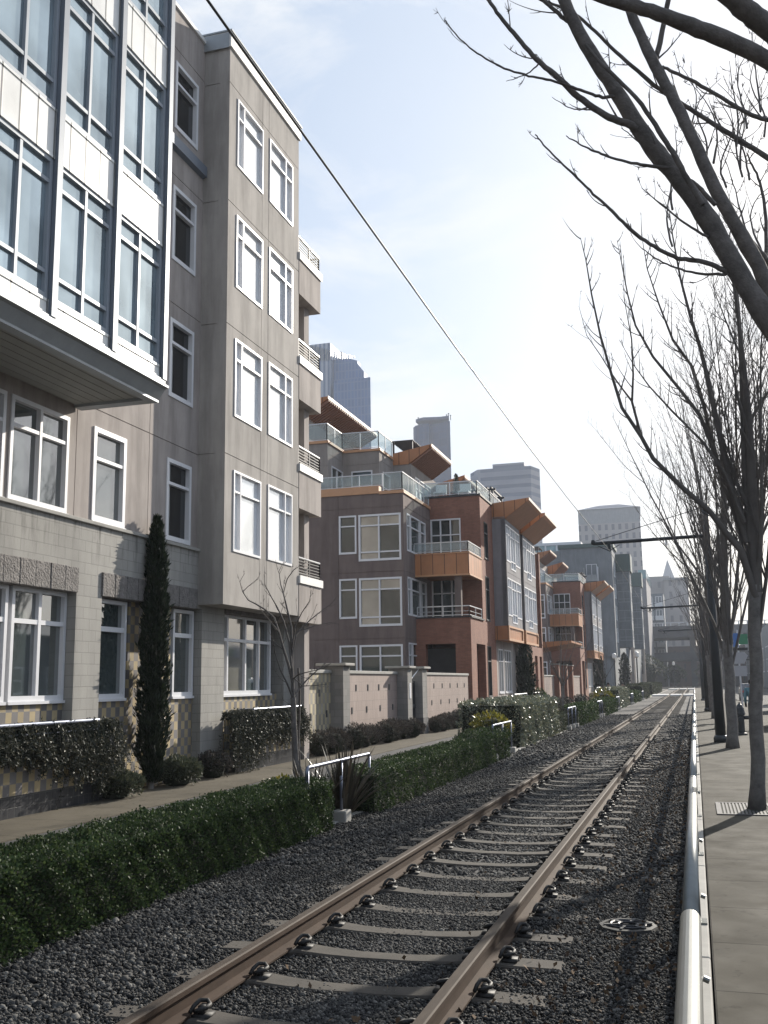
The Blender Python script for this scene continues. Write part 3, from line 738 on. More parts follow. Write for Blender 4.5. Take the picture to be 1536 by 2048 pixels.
window(o=(XS,13.15,4.68), w=1.57, h=1.70, cols=(.5,), rows=(.72,), pane='g_near', rec=.07, **W)
window(o=(XS,11.45,4.68), w=1.57, h=1.70, cols=(.5,), rows=(.72,), pane='g_near', rec=.07, **W)
mb = MB(); mb.box(-10.6,XS+.05,3,19.5,16.66,16.75); mb.build('roof_edge', m['cap'], NB)
mb = MB(); mb.prism([(XS,13.25),(XS+.12,13.28),(XS+.12,13.52),(XS+.1,13.52),(XS,13.4)],'y',15.1,19.5); mb.build('metal_gutter', m['alum'], NB)
# stucco bay
Z0, Z1 = 3.46, 16.5
bo = lambda y0,y1,z0,z1: (y0-19.55,y1-19.55,z0-Z0,z1-Z0)
BW = [(4.64,6.46),(7.69,9.51),(10.74,12.50),(13.72,15.43)]
ops = []
for z0,z1 in BW: ops += [bo(19.98,21.46,z0,z1), bo(21.88,23.41,z0+.03,z1+.03)]
mb = MB()
wall(mb,(XB,19.55,Z0),UY,UX,4.33,Z1-Z0,.25,ops=ops,gu=(1.90,2.30),gv=(3.30,6.28,9.22,12.16))
wall(mb,(XS-.2,19.55,Z0),UX,-UY,XB-.25-XS+.2,Z1-Z0,.2,gv=(3.30,6.28,9.22,12.16))
mb.box(XS-.2,XB-.25,19.75,23.88,Z0,Z0+.06); mb.box(XS-.2,XB-.3,23.68,23.88,Z0+.1,Z1)
bay = mb.build('stucco_bay', m['stucco'], NB)
MB().box(XS-.3,XB-.26,19.78,23.66,Z0+.08,Z1).build('bay_core', m['dark'], NB)
for z0,z1 in BW:
    window(o=(XB,19.98,z0), w=1.48, h=z1-z0, cols=(.25,), rows=(.74,), pane='g_white', fr=.046, bar=.042, rec=.06, sill=False, **W)
    window(o=(XB,21.88,z0+.03), w=1.53, h=z1-z0, cols=(.70,), rows=(.72,), pane='g_white', fr=.046, bar=.042, rec=.06, sill=False, **W)
m['fascia'] = plain('weathered_zinc_and_end_shade', (.30,.32,.335), .5, .3, var=.12)
mb = MB(); mb.box(-11.5,XB+.05,19.50,23.93,16.5,16.87); cp = mb.build('parapet_cap', m['cap'], NB)
MB().box(-11.5,XB-.0,19.478,19.498,16.46,16.84).build('parapet_end_shade', m['fascia'], NB)  # thin grey sheet paints the shade on the white cap's end face
MB().box(-11.5,XB+.08,19.47,23.96,16.872,16.91).build('roof_flashing', m['fascia'], NB)
# glass bay
mb = MB(); mb.box(-10.45,XC-.12,-2,14.96,6.98,17.5); gb = mb.build('glass_bay', m['dark'], NB)
mb = MB(); mb.box(-10.4,XC-.25,-2,14.80,6.66,6.98)
for i in range(7): mb.box(-10.1+i*.2+.008,-10.1+i*.2+.192,-2,14.80,6.635,6.66)
mb.build('soffit', m['soffit'], gb)
mb = MB(); mb.prism([(XC-.26,6.58),(XC-.10,6.58),(XC-.10,6.62),(XC+.02,6.80),(XC+.09,6.82),(XC+.09,6.86),(XC+.02,6.86),(XC+.02,6.97),(XC-.26,6.97)],'y',-2,15.02)
mb.box(-10.1,XC-.26,14.80,15.02,6.58,6.97); mb.build('bottom_fascia', m['fascia'], gb)
PITCH = 1.595; YR = 14.98
mb = MB()
for k in range(8):
    yc = YR-PITCH*k; mb.box(XC-.12,XC+.035,yc-.065,yc+.065,6.97,17.5)
mb.box(-10.1,XC-.12,14.96,15.0,6.97,17.5)
mb.build('mullion_fin', m['alum'], gb)
spz = [(6.985,7.20),(9.385,10.15),(12.43,13.23),(15.46,16.26)]
for k in range(6):
    y1 = YR-PITCH*k-.075; y0 = YR-PITCH*(k+1)+.075; L = y1-y0
    for s,(za,zb) in enumerate(spz):
        if k > 3 and s > 2: continue
        mb = MB(); mb.box(XC-.12,XC-.03,y0+.03,y1-.03,za+.02,zb-.02); mb.box(XC-.12,XC-.015,y0,y1,za-.012,za+.03); mb.box(XC-.12,XC-.015,y0,y1,zb-.03,zb+.012)
        mb.box(XC-.11,XC-.018,y0,y0+.03,za+.03,zb-.03); mb.box(XC-.11,XC-.018,y1-.03,y1,za+.03,zb-.03)
        mb.build('spandrel_panel', m['panel'], gb)
        zt = spz[s+1][0] if s < 3 else 17.5
        window(gb, (XC-.06,y0,zb+.012), UY, UX, L, zt-zb-.024, cols=(.5,), rows=(.19,.83) if s < 3 else (.3,), pane='g_blue', fr=.07, bar=.06, rec=.04, proud=.02, sill=False, name='glazing_frame', frame='alum2')
# corner balconies at the far end
mb = MB(); mb.box(-11.9,-11.7,23.88,25.4,3.4,16.4); mb.box(-24,-11.7,23.88,25.5,4.6,15.9); mb.build('end_wall', m['stucco'], NB)
BT = [13.25,10.33,7.42,4.50]
for zt in BT:
    mb = MB(); mb.box(-11.7,XB+.01,23.9,25.52,zt-1.18,zt-.2); b_ = mb.build('balcony', m['stucco_warm'], NB)
    MB().box(-11.72,XB+.05,23.89,25.56,zt-.2,zt).build('coping', m['cap'], b_)
    railing('balcony_railing', b_, [(XB-.03,23.92,zt),(XB-.03,25.48,zt),(-11.6,25.48,zt)], .46, .8, False, 'rail_d', .022, (.14,.22,.30,.38))
    MB().bar((XB-.03,23.92,zt+.47),(XB-.03,25.48,zt+.47),.05,.03).build('top_rail', m['rail_w'], b_)
for za,zb in ((10.33,12.07),(7.42,9.15),(4.5,6.24),(-.15,3.32)): MB().box(-10.05,-9.72,24.85,25.2,za,zb).build('balcony_column', m['stucco_warm'], NB)
# planters with bars and hanging rosemary
def planter(y0,y1,label,first):
    r = thing('tiled_planter', label, 'planter', (-9.95,(y0+y1)/2,-.15))
    mb = MB(); mb.box(-10.09,-9.78,y0,y1,.17,1.0); mb.build('tile_face', m['tile'], r)
    MB().box(-10.09,-9.795,y0,y1,-.15,.17).build('base_course', m['blacktile'], r)
    MB().box(-10.07,-9.80,y0+.02,y1-.02,1.0,1.02).build('soil', m['soil'], r)
    mb = MB(); a, b = y0+.75, y1-.3
    mb.tube([(-9.72,a,1.20),(-9.72,b,1.20)], .03, 10); mb.tube([(-9.72,a,1.05),(-9.72,b,1.05)], .016, 8)
    mb.tube([(-9.72,a,1.2),(-9.72,a,.55)], .022, 8); mb.tube([(-9.72,b,1.2),(-9.72,b,1.0)], .018, 8); mb.tube([(-9.72,a,1.2),(-10.1,a,1.2)], .022, 8)
    mb.build('planter_rail', m['galv2'] , r)
planter(9.0,15.6,'checker tiled planter with black base under the nearest block wall window',0)
planter(20.9,24.9,'checker tiled planter with grey base left of the garden wall',1)
def hanging(y0,y1,label,seed,cov):
    rg = np.random.default_rng(seed); r = thing('hanging_rosemary', label, 'shrub', (-9.7,(y0+y1)/2,1.0)); mb = MB(); P=[];N=[]
    n = int((y1-y0)*90)
    for i in range(n):
        y = rg.uniform(y0,y1); u = (y-y0)/(y1-y0); drop = cov(u)*rg.uniform(.55,1.05); p = np.array([-9.9+rg.uniform(0,.1),y,1.02]); out = rg.uniform(.1,.42)
        pts=[]; k = 9; vy = rg.normal(0,.06)
        for j in range(k+1):
            s_ = j/k; z = 1.0+.22*math.sin(min(1,s_*3.)*math.pi)*rg.uniform(.6,1.1)-drop*max(0,s_-.2)/.8
            pts.append((-9.9+out*math.sin(min(1,s_*2.2)*math.pi/2), y+vy*j*.5, z))
        mb.tube(pts,[.007*(1-.7*j/k) for j in range(k+1)],3,cap=False)
        A = np.array(pts); ts = rg.uniform(.05,1,46)*k; ii = np.minimum(ts.astype(int),k-1); fr = (ts-ii)[:,None]
        P.append(A[ii]*(1-fr)+A[ii+1]*fr+rg.normal(0,.018,(46,3))); nn = rg.normal(0,1,(46,3)); nn[:,0]+=.6; N.append(nn)
    mb.build('stems', m['core'], r)
    P = np.concatenate(P); N = np.concatenate(N); N /= np.linalg.norm(N,axis=1,keepdims=True)
    V,Q = leaves(len(P),P,N,.06,.36,.4,-.15); nmesh('foliage', V, Q, m['leaf_ros'], r)
hanging(9.2,15.9,'hanging rosemary spilling over the nearest tiled planter',1,lambda u: .62+.25*math.sin(u*9)+.25*(u>.88))
hanging(20.3,24.7,'hanging rosemary spilling over the planter behind the young tree',2,lambda u: 1.15 if u < .38 else (.62+.18*math.sin(u*22)))
# cypress columns
def cypress(x,y,z0,h,rad,n,size,label):
    r = thing('cypress_tree', label, 'tree', (x,y,z0), 'columnar cypress trees'); g = 0
    mb = MB(); mb.tube([(x,y,z0),(x+.02,y,z0+h*.3),(x,y,z0+h*.93)],[rad*.22,rad*.18,.012],7); mb.build('trunk', m['bark'], r)
    u = RNG.uniform(0,1,n); a = RNG.uniform(0,2*math.pi,n)
    pr = np.interp(u,[0,.05,.12,.2,.45,.75,.92,1.],[.45,.6,1.,1.02,.92,.75,.40,.04])
    lump = 1+.2*np.sin(a*3+u*31)+.14*np.sin(a*5-u*47)+RNG.normal(0,.07,n)
    rr = rad*pr*lump*RNG.uniform(.6,1,n)**.4
    P = np.stack([x+rr*np.cos(a),y+rr*np.sin(a),z0+.1+u*(h-.1)],-1)
    N = np.stack([np.cos(a)*.45,np.sin(a)*.45,np.full(n,.95)],-1)
    V,Q = leaves(n,P,N,size,.3,.32,.2)
    nmesh('crown', V, Q, m['leaf_cyp'], r)
    mb = MB(); mb.lathe((x,y,z0),[(.04,.2),(rad*.62,h*.12),(rad*.62,h*.4),(rad*.45,h*.72),(.02,h*.95)],9); mb.build('inner_branches', m['core'], r)
m['bark'] = plain('grey_bark', (.20,.185,.17), .95, var=.35, scale=6., bump=1., bscale=30., bdist=.015)
cypress(-9.92,17.45,-.15,5.15,.25,9000,.12,'tall slim dark cypress in front of the checker tile wall')

# ------------------------------------------------------------------ garden wall with gate
def gwall(y0,y1,mat,label,acc,zt=2.16):
    r = thing('garden_wall', label, 'wall', (-10.45,(y0+y1)/2,-.15), 'garden walls between the buildings')
    MB().box(-10.6,-10.3,y0,y1,-.15,zt-.1).build('tiled_face', m[mat], r)
    MB().box(-10.65,-10.25,y0,y1,zt-.1,zt).build('coping', m['concrete'], r, bevel=.015)
    if acc:
        mb = MB()
        for (yy,zz,hh) in acc: mb.box(-10.32,-10.288,yy-.06,yy+.06,zz-hh/2,zz+hh/2)
        mb.build('accent_tile', m['blacktile'], r)
gwall(25.4,28.45,'tile2','pale checkered garden wall left of the first stone pier',[(26.3,1.5,.2),(27.5,1.5,.2),(26.8,.85,.2),(28.1,.9,.2),(26.4,.3,.2),(27.6,.35,.2)])
gwall(29.05,35.5,'pinktile','pink tiled garden wall with dark accents between two stone piers',[(29.6+i*1.22,1.62,.2) for i in range(5)]+[(30.4+i*1.5,.92,.2) for i in range(4)]+[(31.+i*1.6,.3,.18) for i in range(3)])
gwall(38.3,47.6,'pinktile','pink tiled garden wall between the gate and the brick porch',[(39.5+i*1.45,1.62,.2) for i in range(6)]+[(39.+i*1.55,.95,.2) for i in range(6)]+[(41.5,.3,.18),(44.2,.35,.18),(46.5,.3,.18)])
def pier(y0,y1,label):
    r = thing('stone_pier', label, 'pier', (-10.25,(y0+y1)/2,-.15), 'stone piers of the garden wall')
    MB().box(-10.62,-9.9,y0,y1,-.15,2.28).build('shaft', m['pier'], r)
    MB().box(-10.72,-9.78,y0-.14,y1+.14,2.28,2.36).build('cap_slab', m['concrete'], r, bevel=.015)
    MB().box(-10.62,-9.885,y0-.012,y1+.012,-.15,.45).build('plinth', m['blacktile2'], r)
m['blacktile2'] = bricky('dark_pier_base', (.14,.135,.14),(.10,.10,.105),(.09,.09,.09),.3,.15,.006,stain=.2)
pier(28.45,29.05,'stone pier between the checkered and the pink wall')
pier(35.5,36.1,'stone pier left of the dark garden gate')
pier(37.6,38.3,'stone pier right of the dark garden gate')
r = thing('garden_gate', 'dark metal garden gate between two stone piers', 'gate', (-10.2,36.85,-.15))
mb = MB()
for i in range(11): mb.box(-10.22,-10.19,36.15+i*.14,36.18+i*.14,-.08,1.75)
mb.box(-10.225,-10.185,36.12,37.58,1.75,1.81); mb.box(-10.225,-10.185,36.12,37.58,-.1,-.04); mb.box(-10.24,-10.17,36.12,37.58,.8,.95); mb.box(-10.26,-10.235,36.2,37.5,-.05,1.7)
mb.build('gate_leaf', m['rail_d'], r); MB().box(-10.16,-10.1,36.25,36.37,.9,.98).build('handle', m['galv'], r)
MB().tube([(-10.05,36.1,1.75),(-10.05,37.6,2.25)],.02,6).build('brace_bar', m['rail_w'], r)
r = thing('wall_notice', 'small white vertical notice plate on the stone pier by the gate', 'sign', (-9.89,35.8,1.45))
MB().box(-9.9,-9.885,35.7,35.92,1.2,1.75).build('plate', m['white'], r)

# ------------------------------------------------------------------ brick and stucco building, built once and copied
def brick_building():
    R = thing('brick_building', 'nearer brown stucco and red brick building with orange metal canopies', 'building', (-13,55,-.15), 'brick and stucco apartment buildings')
    P = R; Wx = dict(u=UY, n=UX, parent=P); Wy = dict(u=UX, n=-UY, parent=P)
    # stucco front block
    wins = []
    for z0,zb,z1 in ((7.95,7.57,9.84),(4.83,4.43,6.75),(1.75,1.35,3.56)): wins += [(-16.18,-15.28,z0,z1),(-15.17,-13.03,zb,z1)]
    mb = MB(); x0 = -21.5
    wall(mb,(x0,46,-.15),UX,-UY,8.6,11.0,.3,ops=[(a-x0,b-x0,z0+.15,z1+.15) for a,b,z0,z1 in wins],gu=(5.3,),gv=(4.0,7.18,10.33),gd=.02,gw=.03)
    sw = [(.55,1.15),(1.25,3.0),(3.15,4.15)]
    wall(mb,(-12.9,46.3,-.15),UY,UX,4.9,11.0,.3,ops=[(a-.3,b-.3,zz+.15,zz+1.85+.15) for a,b in sw for zz in (8.05,4.95,1.8)],gv=(4.0,7.18,10.33))
    mb.build('stucco_wall', m['brown'], P)
    mb = MB(); mb.box(-21.4,-13.25,46.35,75,-.15,10.8); mb.box(-13.25,-10.7,51.6,75,-.15,11.2); mb.box(-13.25,-10.7,48.6,51.6,-.15,3.4); mb.build('building_core', m['dark'], P)
    MB().box(-21.5,-13.3,65,75.2,-.15,10.7).build('rear_wall', m['brown'], P)
    for i,(a,b,z0,z1) in enumerate(wins):
        if i%2 == 0: window(o=(a,46,z0), w=b-a, h=z1-z0, rows=(.72,), pane='g_mid', rec=.08, fr=.08, sill=False, **Wy)
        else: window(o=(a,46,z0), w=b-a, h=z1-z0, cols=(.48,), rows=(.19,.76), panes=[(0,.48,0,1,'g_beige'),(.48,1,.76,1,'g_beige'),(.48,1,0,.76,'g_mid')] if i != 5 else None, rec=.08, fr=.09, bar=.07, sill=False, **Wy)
    for zz in (8.05,4.95,1.8):
        for a,b in sw: window(o=(-12.9,46+a,zz), w=b-a, h=1.85, rows=(.68,) , pane='g_mid', rec=.06, sill=False, **Wx)
    mb = MB(); mb.box(-21.5,-14.1,45.94,46.35,10.85,11.22); mb.box(-14.1,-12.84,45.94,46.35,10.8,10.95); mb.box(-13.25,-12.84,46.35,51.2,10.8,10.95); mb.build('orange_coping', m['capor'], P)
    railing('terrace_railing', P, [(-21,46.05,11.2),(-13.95,46.05,11.2)], .62)
    railing('terrace_railing', P, [(-13.9,46.05,10.95),(-12.95,46.05,10.95),(-12.95,51.2,10.95)], .9, .95)
    # brick porch and upper brick block
    mb = MB()
    wall(mb,(-13.2,48,-.15),UX,-UY,3.03,5.0,.45,ops=[(.75,2.25,0.,3.75)])
    wall(mb,(-10.17,48.45,-.15),UY,UX,3.1,5.0,.4,ops=[(.8,3.0,-.1,3.78)])
    mb.box(-13.2,-10.6,48.45,51.5,4.5,4.8)
    wall(mb,(-13.3,51.2,4.8),UX,-UY,3.1,6.6,.35,ops=[(.42,2.05,3.2,5.46),(.42,2.05,.1,2.4)])
    wall(mb,(-10.2,51.55,-.15),UY,UX,3.1,11.5,.35,ops=[(.55,1.5,1.15,3.75),(.55,1.5,5.1,7.4),(.55,1.5,8.35,10.3)])
    mb.box(-13.2,-10.6,51.25,51.5,-.15,4.5); mb.build('brick_wall', m['brick'], P); mb = MB()
    wall(mb,(-10.2,65.4,-.15),UY,UX,7.2,4.2,.4,ops=[(.9,1.9,.9,3.6),(3.2,4.4,0,3.6),(5.4,6.5,.9,3.6)])
    mb.box(-10.6,-10.2,72.2,72.6,-.15,10.8)
    mb.build('brick_wall', m['brick'], P)
    MB().box(-13.3,-10.15,51.15,54.7,11.4,11.5).build('brick_coping', m['rail_d'], P)
    MB().box(-13.2,-10.1,47.95,51.2,4.85,4.92).build('porch_coping', m['rail_d'], P)
    window(o=(-12.88,51.2,8.0), w=1.63, h=2.26, cols=(.33,.66), rows=(.62,), pane='g_mid', rec=.1, sill=False, **Wy)
    window(o=(-12.88,51.2,4.9), w=1.63, h=2.3, cols=(.33,.66), rows=(.62,), pane='g_mid', rec=.1, sill=False, **Wy)
    window(o=(-12.3,51.1,.4), w=1.3, h=2.9, cols=(.5,), rows=(.7,), pane='g_mid', rec=.05, sill=False, **Wy)
    for z0,h in ((1.,2.6),(4.95,2.3),(8.2,1.95)): window(o=(-10.2,52.1,z0), w=.95, h=h, rows=(.7,), pane='g_dark', rec=.25, fr=.05, sill=True, frame='rail_d', **Wx)
    MB().box(-12.9,-10.65,51.05,51.09,-.15,.35).build('porch_step', m['concrete'], P)
    # orange balcony
    mb = MB(); mb.box(-13.0,-10.17,48.0,48.12,6.98,8.0); mb.box(-10.29,-10.17,48.12,51.18,6.98,8.0); mb.box(-13.,-10.29,48.12,51.18,7.0,7.15)
    b = mb.build('orange_balcony', m['orange'], P)
    mb = MB(); mb.box(-13.02,-10.13,47.96,48.16,8.0,8.05); mb.box(-10.31,-10.13,48.16,51.18,8.0,8.05); mb.box(-10.33,-10.13,47.96,51.18,6.9,6.98); mb.box(-13.02,-10.33,47.96,48.16,6.9,6.98); mb.build('trim', m['capor'], b)
    railing('balcony_railing', b, [(-12.95,48.06,8.05),(-10.22,48.06,8.05),(-10.22,51.1,8.05)], .52, 1.35)
    railing('porch_railing', P, [(-12.85,48.1,4.92),(-10.25,48.1,4.92),(-10.25,51.1,4.92)], .5, 1.3, False, mid=(.25,))
    MB().box(-10.95,-10.65,48.15,48.45,4.9,6.92).build('balcony_column', m['brown'], P)
    # grey bays over orange bases
    for y0,y1 in ((54.5,59.35),(60.35,65.35)):
        L = y1-y0; mb = MB()
        wall(mb,(-9.48,y0,4.75),UY,UX,L,6.0,.25,ops=[(.15,1.45,3.55,5.6),(1.5,3.1,3.2,5.6),(3.15,L-.15,3.55,5.6),(.15,1.45,.55,2.65),(1.5,3.1,.2,2.65),(3.15,L-.15,.55,2.65)],gv=(2.95,))
        wall(mb,(-10.4,y0,4.75),UX,-UY,.92,6.0,.2,gv=(2.95,)); mb.box(-10.4,-9.73,y1-.02,y1,4.75,10.75)
        by = mb.build('grey_bay', m['greystucco'], P)
        MB().box(-10.4,-9.74,y0+.21,y1-.03,4.8,10.7).build('bay_core', m['dark'], by)
        for zz in (4.75+3.2,4.75+.2):
            window(by,(-9.48,y0+.15,zz+.35),UY,UX,1.3,2.05 if zz>6 else 2.1,cols=(.5,),rows=(.76,),pane='g_white',rec=.05,fr=.07,sill=False)
            window(by,(-9.48,y0+1.5,zz),UY,UX,1.6,2.4 if zz>6 else 2.45,cols=(.5,),rows=(.2,.78),pane='g_white',rec=.05,fr=.07,sill=False)
            window(by,(-9.48,y0+3.15,zz+.35),UY,UX,L-3.3,2.05 if zz>6 else 2.1,cols=(.5,),rows=(.76,),pane='g_white',rec=.05,fr=.07,sill=False)
        mb = MB(); mb.box(-10.4,-9.5,y0,y1,4.0,4.75); ob = mb.build('orange_base', m['orange'], by)
        mb = MB(); mb.box(-9.5,-9.43,y0-.02,y1+.02,4.65,4.76); mb.box(-9.5,-9.43,y0-.02,y1+.02,3.95,4.08); mb.box(-9.5,-9.43,y0-.02,y0+.16,4.08,4.65); mb.box(-9.5,-9.43,y1-.16,y1+.02,4.08,4.65); mb.build('trim', m['capor'], ob)
    MB().box(-10.4,-9.75,59.35,60.35,4.2,10.9).build('dark_strip', m['greystucco'], P)
    # ground floor stucco between brick piers, windows
    mb = MB(); wall(mb,(-10.25,54.65,-.15),UY,UX,10.75,4.2,.3,ops=[(.8,2.2,1.3,3.7),(2.6,4.8,1.3,3.7),(7.,9.4,.2,3.7)]); mb.build('ground_floor_wall', m['stucco_warm'], P)
    window(o=(-10.25,55.45,1.15), w=1.4, h=2.4, cols=(.5,), rows=(.72,), pane='g_mid', **Wx)
    window(o=(-10.25,57.25,1.15), w=2.2, h=2.4, cols=(.33,.66), rows=(.72,), pane='g_mid', **Wx)
    window(o=(-10.25,61.65,.05), w=2.4, h=3.5, cols=(.5,), rows=(.75,), pane='g_dark', frame='rail_d', **Wx)
    # wing canopies
    def wing(xi,xo,y0,y1,z0,z1,zo,slats,name='wing_canopy'):
        mb = MB(); xm = xi+(xo-xi)*.40
        mb.prism([(xi,z0),(xm,z0),(xo,zo-.13),(xo,zo),(xi,z1)],'y',y0,y1); w_ = mb.build(name, m['orange'], P)
        MB().prism([(xm+.02,z0-.012),(xo-.02,zo-.142),(xo-.02,zo-.132),(xm+.02,z0-.002)],'y',y0+.06,y1-.06).build('soffit_panel', m['copper'], w_)
        mb = MB(); mb.prism([(xo,zo-.14),(xo+.03,zo-.14),(xo+.03,zo+.02),(xo,zo+.02)],'y',y0-.02,y1+.02); mb.build('eave_trim', m['cap2'], w_)
        if slats:
            mb = MB(); n = int((y1-y0)/.3)
            for i in range(n):
                yy = y0+.15+i*(y1-y0-.3)/(n-1); mb.prism([(xm,z0-.13),(xo+.02,zo-.26),(xo+.02,zo-.13),(xm,z0)],'y',yy-.05,yy+.05)
            mb.build('soffit_slats', m['slat'], w_)
    wing(-10.4,-8.12,54.5,59.3,10.63,11.5,11.72,False)
    wing(-10.4,-8.0,59.9,65.4,10.55,11.5,11.72,False)
    # penthouse tiers
    mb = MB()
    wall(mb,(-22,48.6,10.95),UX,-UY,4.3,3.35,.3,gv=(2.1,)); wall(mb,(-17.7,48.9,10.95),UY,UX,2.4,3.35,.3,ops=[(.3,2.1,.05,2.2)],gv=(2.75,))
    wall(mb,(-17.7,51,10.95),UX,-UY,2.1,3.3,.3,ops=[(.5,1.7,.1,2.2)],gv=(2.55,)); wall(mb,(-15.6,51.3,10.95),UY,UX,2.6,3.3,.3,ops=[(.3,1.7,.1,2.2)],gv=(2.75,))
    wall(mb,(-15.6,53.7,10.95),UX,-UY,1.05,3.0,.2); wall(mb,(-14.55,53.9,10.95),UY,UX,14.,3.0,.3,ops=[(.6,4.2,.2,2.4),(7,11,.2,2.4)])
    mb.build('penthouse_wall', m['pent'], P)
    mb = MB(); mb.box(-22,-18.05,48.95,66,10.95,14.2); mb.box(-18.05,-15.95,51.35,66,10.95,14.15); mb.box(-15.95,-14.9,53.95,68,10.95,13.9); mb.build('penthouse_core', m['dark'], P)
    window(o=(-17.7,49.2,11.0), w=1.8, h=2.15, cols=(.5,), pane='g_mid', sill=False, **Wx)
    window(o=(-17.2,51,11.05), w=1.2, h=2.1, rows=(.6,), pane='g_mid', sill=False, **Wy)
    window(o=(-15.6,51.6,11.05), w=1.4, h=2.1, rows=(.6,), pane='g_mid', sill=False, **Wx)
    window(o=(-14.55,54.5,11.15), w=3.6, h=2.2, cols=(.25,.5,.75), rows=(.7,), pane='g_white', sill=False, **Wx)
    window(o=(-14.55,60.9,11.15), w=4., h=2.2, cols=(.25,.5,.75), rows=(.7,), pane='g_white', sill=False, **Wx)
    mb = MB(); mb.box(-22,-17.62,48.52,48.95,14.25,14.38); mb.box(-18.05,-17.62,48.95,51,14.25,14.38); mb.box(-17.62,-15.52,50.92,51.35,14.2,14.33); mb.box(-15.95,-15.52,51.35,53.8,14.2,14.33); mb.build('penthouse_coping', m['capor'], P)
    railing('roof_railing', P, [(-22,48.65,14.38),(-17.75,48.65,14.38),(-17.75,51.05,14.38),(-15.65,51.05,14.35),(-15.65,53.6,14.35)], .95, 1.05)
    wing(-15.6,-13.35,53.65,58.6,13.93,14.6,14.98,True)
    wing(-14.7,-12.9,60.2,65.2,13.2,14.0,14.45,True)
    MB().box(-22,-19.35,49.4,58,14.2,16.25).build('roof_room', m['pent'], P)
    wing(-20.3,-18.0,49.5,58.4,16.15,16.9,17.08,True,'roof_canopy')
    railing('brick_terrace_railing', P, [(-13.25,51.25,11.5),(-10.35,51.25,11.5),(-10.35,54.4,11.5)], .72, 1.4)
    railing('wing_terrace_railing', P, [(-12.,55.2,11.5),(-10.4,55.2,11.5),(-10.4,58.8,11.5)], .8, 1.4)
    mb = MB()
    for i in range(9): mb.box(-12.6+i*.25,-12.5+i*.25,56.4,59.6,12.75,12.85)
    for a,b_ in ((-12.5,56.5),(-10.5,56.5),(-12.5,59.4),(-10.5,59.4)): mb.box(a-.06,a+.06,b_-.06,b_+.06,11.4,12.65)
    mb.box(-12.7,-10.3,56.45,56.55,12.65,12.75); mb.box(-12.7,-10.3,59.35,59.45,12.65,12.75); mb.build('roof_pergola', m['rail_d'], P)
    mb = MB()
    for i in range(10): mb.box(-15.9,-14.6,54.4+i*.3,54.5+i*.3,14.55+.9,14.62+.9)
    for a,b_ in ((-15.8,54.5),(-14.7,54.5),(-15.8,57.2),(-14.7,57.2)): mb.box(a-.05,a+.05,b_-.05,b_+.05,14.4,15.45)
    mb.build('upper_pergola', m['rail_d'], P)
    return R
m['cap2'] = plain('pale_eave_trim', (.66,.52,.40), .45, var=.08, bump=.05)
BB = brick_building()
B3 = copy_tree(BB); B3.location = (-13,55+49.3,-.15); B3['label'] = 'farther brown stucco and red brick building with orange canopies, before the grey glass block'
# roof plants on the terraces
cypress(-11.9,53.3,11.5,1.55,.16,900,.1,'small potted cypress on the brick roof terrace')
for i,(x,y) in enumerate(((-12.6,52.4),(-11.3,52.6))):
    r = thing('terrace_chair', 'pale terrace chair on the brick roof, %s' % ('left one' if i == 0 else 'right one'), 'chair', (x,y,11.45), 'chairs on the brick roof terrace')
    MB().box(x-.3,x+.3,y-.3,y+.3,11.85,11.93).build('seat', m['leaf_seat'] if 'leaf_seat' in m else m['cap'], r)
    MB().box(x-.3,x+.3,y+.24,y+.32,11.93,12.4).build('backrest', m['cap'], r)
    for a in (-.26,.26):
        for b in (-.26,.26): MB().box(x+a-.025,x+a+.025,y+b-.025,y+b+.025,11.45,11.85).build('leg', m['rail_w'], r)
# entry planters and cypress by the brick buildings
for dy,lab in ((0,'nearer'),(49.3,'farther')):
    r = thing('entry_planter', 'low tiled entry planter with pale railing at the %s brick building' % lab, 'planter', (-9.6,60+dy,-.15), 'entry planters at the brick buildings')
    MB().box(-10.2,-9.5,55.5+dy,60.3+dy,-.15,.55).build('tile_face', m['tile2'], r); MB().box(-10.2,-9.5,62.5+dy,65.2+dy,-.15,.55).build('tile_face', m['tile2'], r)
    mb = MB()
    for z in (.75,1.05): mb.tube([(-9.5,55.8+dy,z),(-9.5,60.2+dy,z)],.035,8); mb.tube([(-9.5,62.6+dy,z),(-9.5,65.+dy,z)],.035,8)
    for yy in (55.8,58,60.2,62.6,65.): mb.tube([(-9.5,yy+dy,.5),(-9.5,yy+dy,1.05)],.03,6)
    mb.build('entry_railing', m['rail_w'], r)
cypress(-9.75,61.4,-.15,4.3,.55,2600,.22,'dark cypress in front of the nearer brick building entry')
cypress(-9.7,110.6,-.15,4.6,.6,1500,.3,'dark cypress in front of the farther brick building entry')
cypress(-9.6,152.,-.15,5.6,.75,1200,.4,'distant cypress at the grey glass block')
bush('low_shrub','dark shrub at the far end of the entry planter',(-9.7,66.4,.5),(.6,.8,.75),900,.14,m['leaf_box'],'low shrubs at the facade')
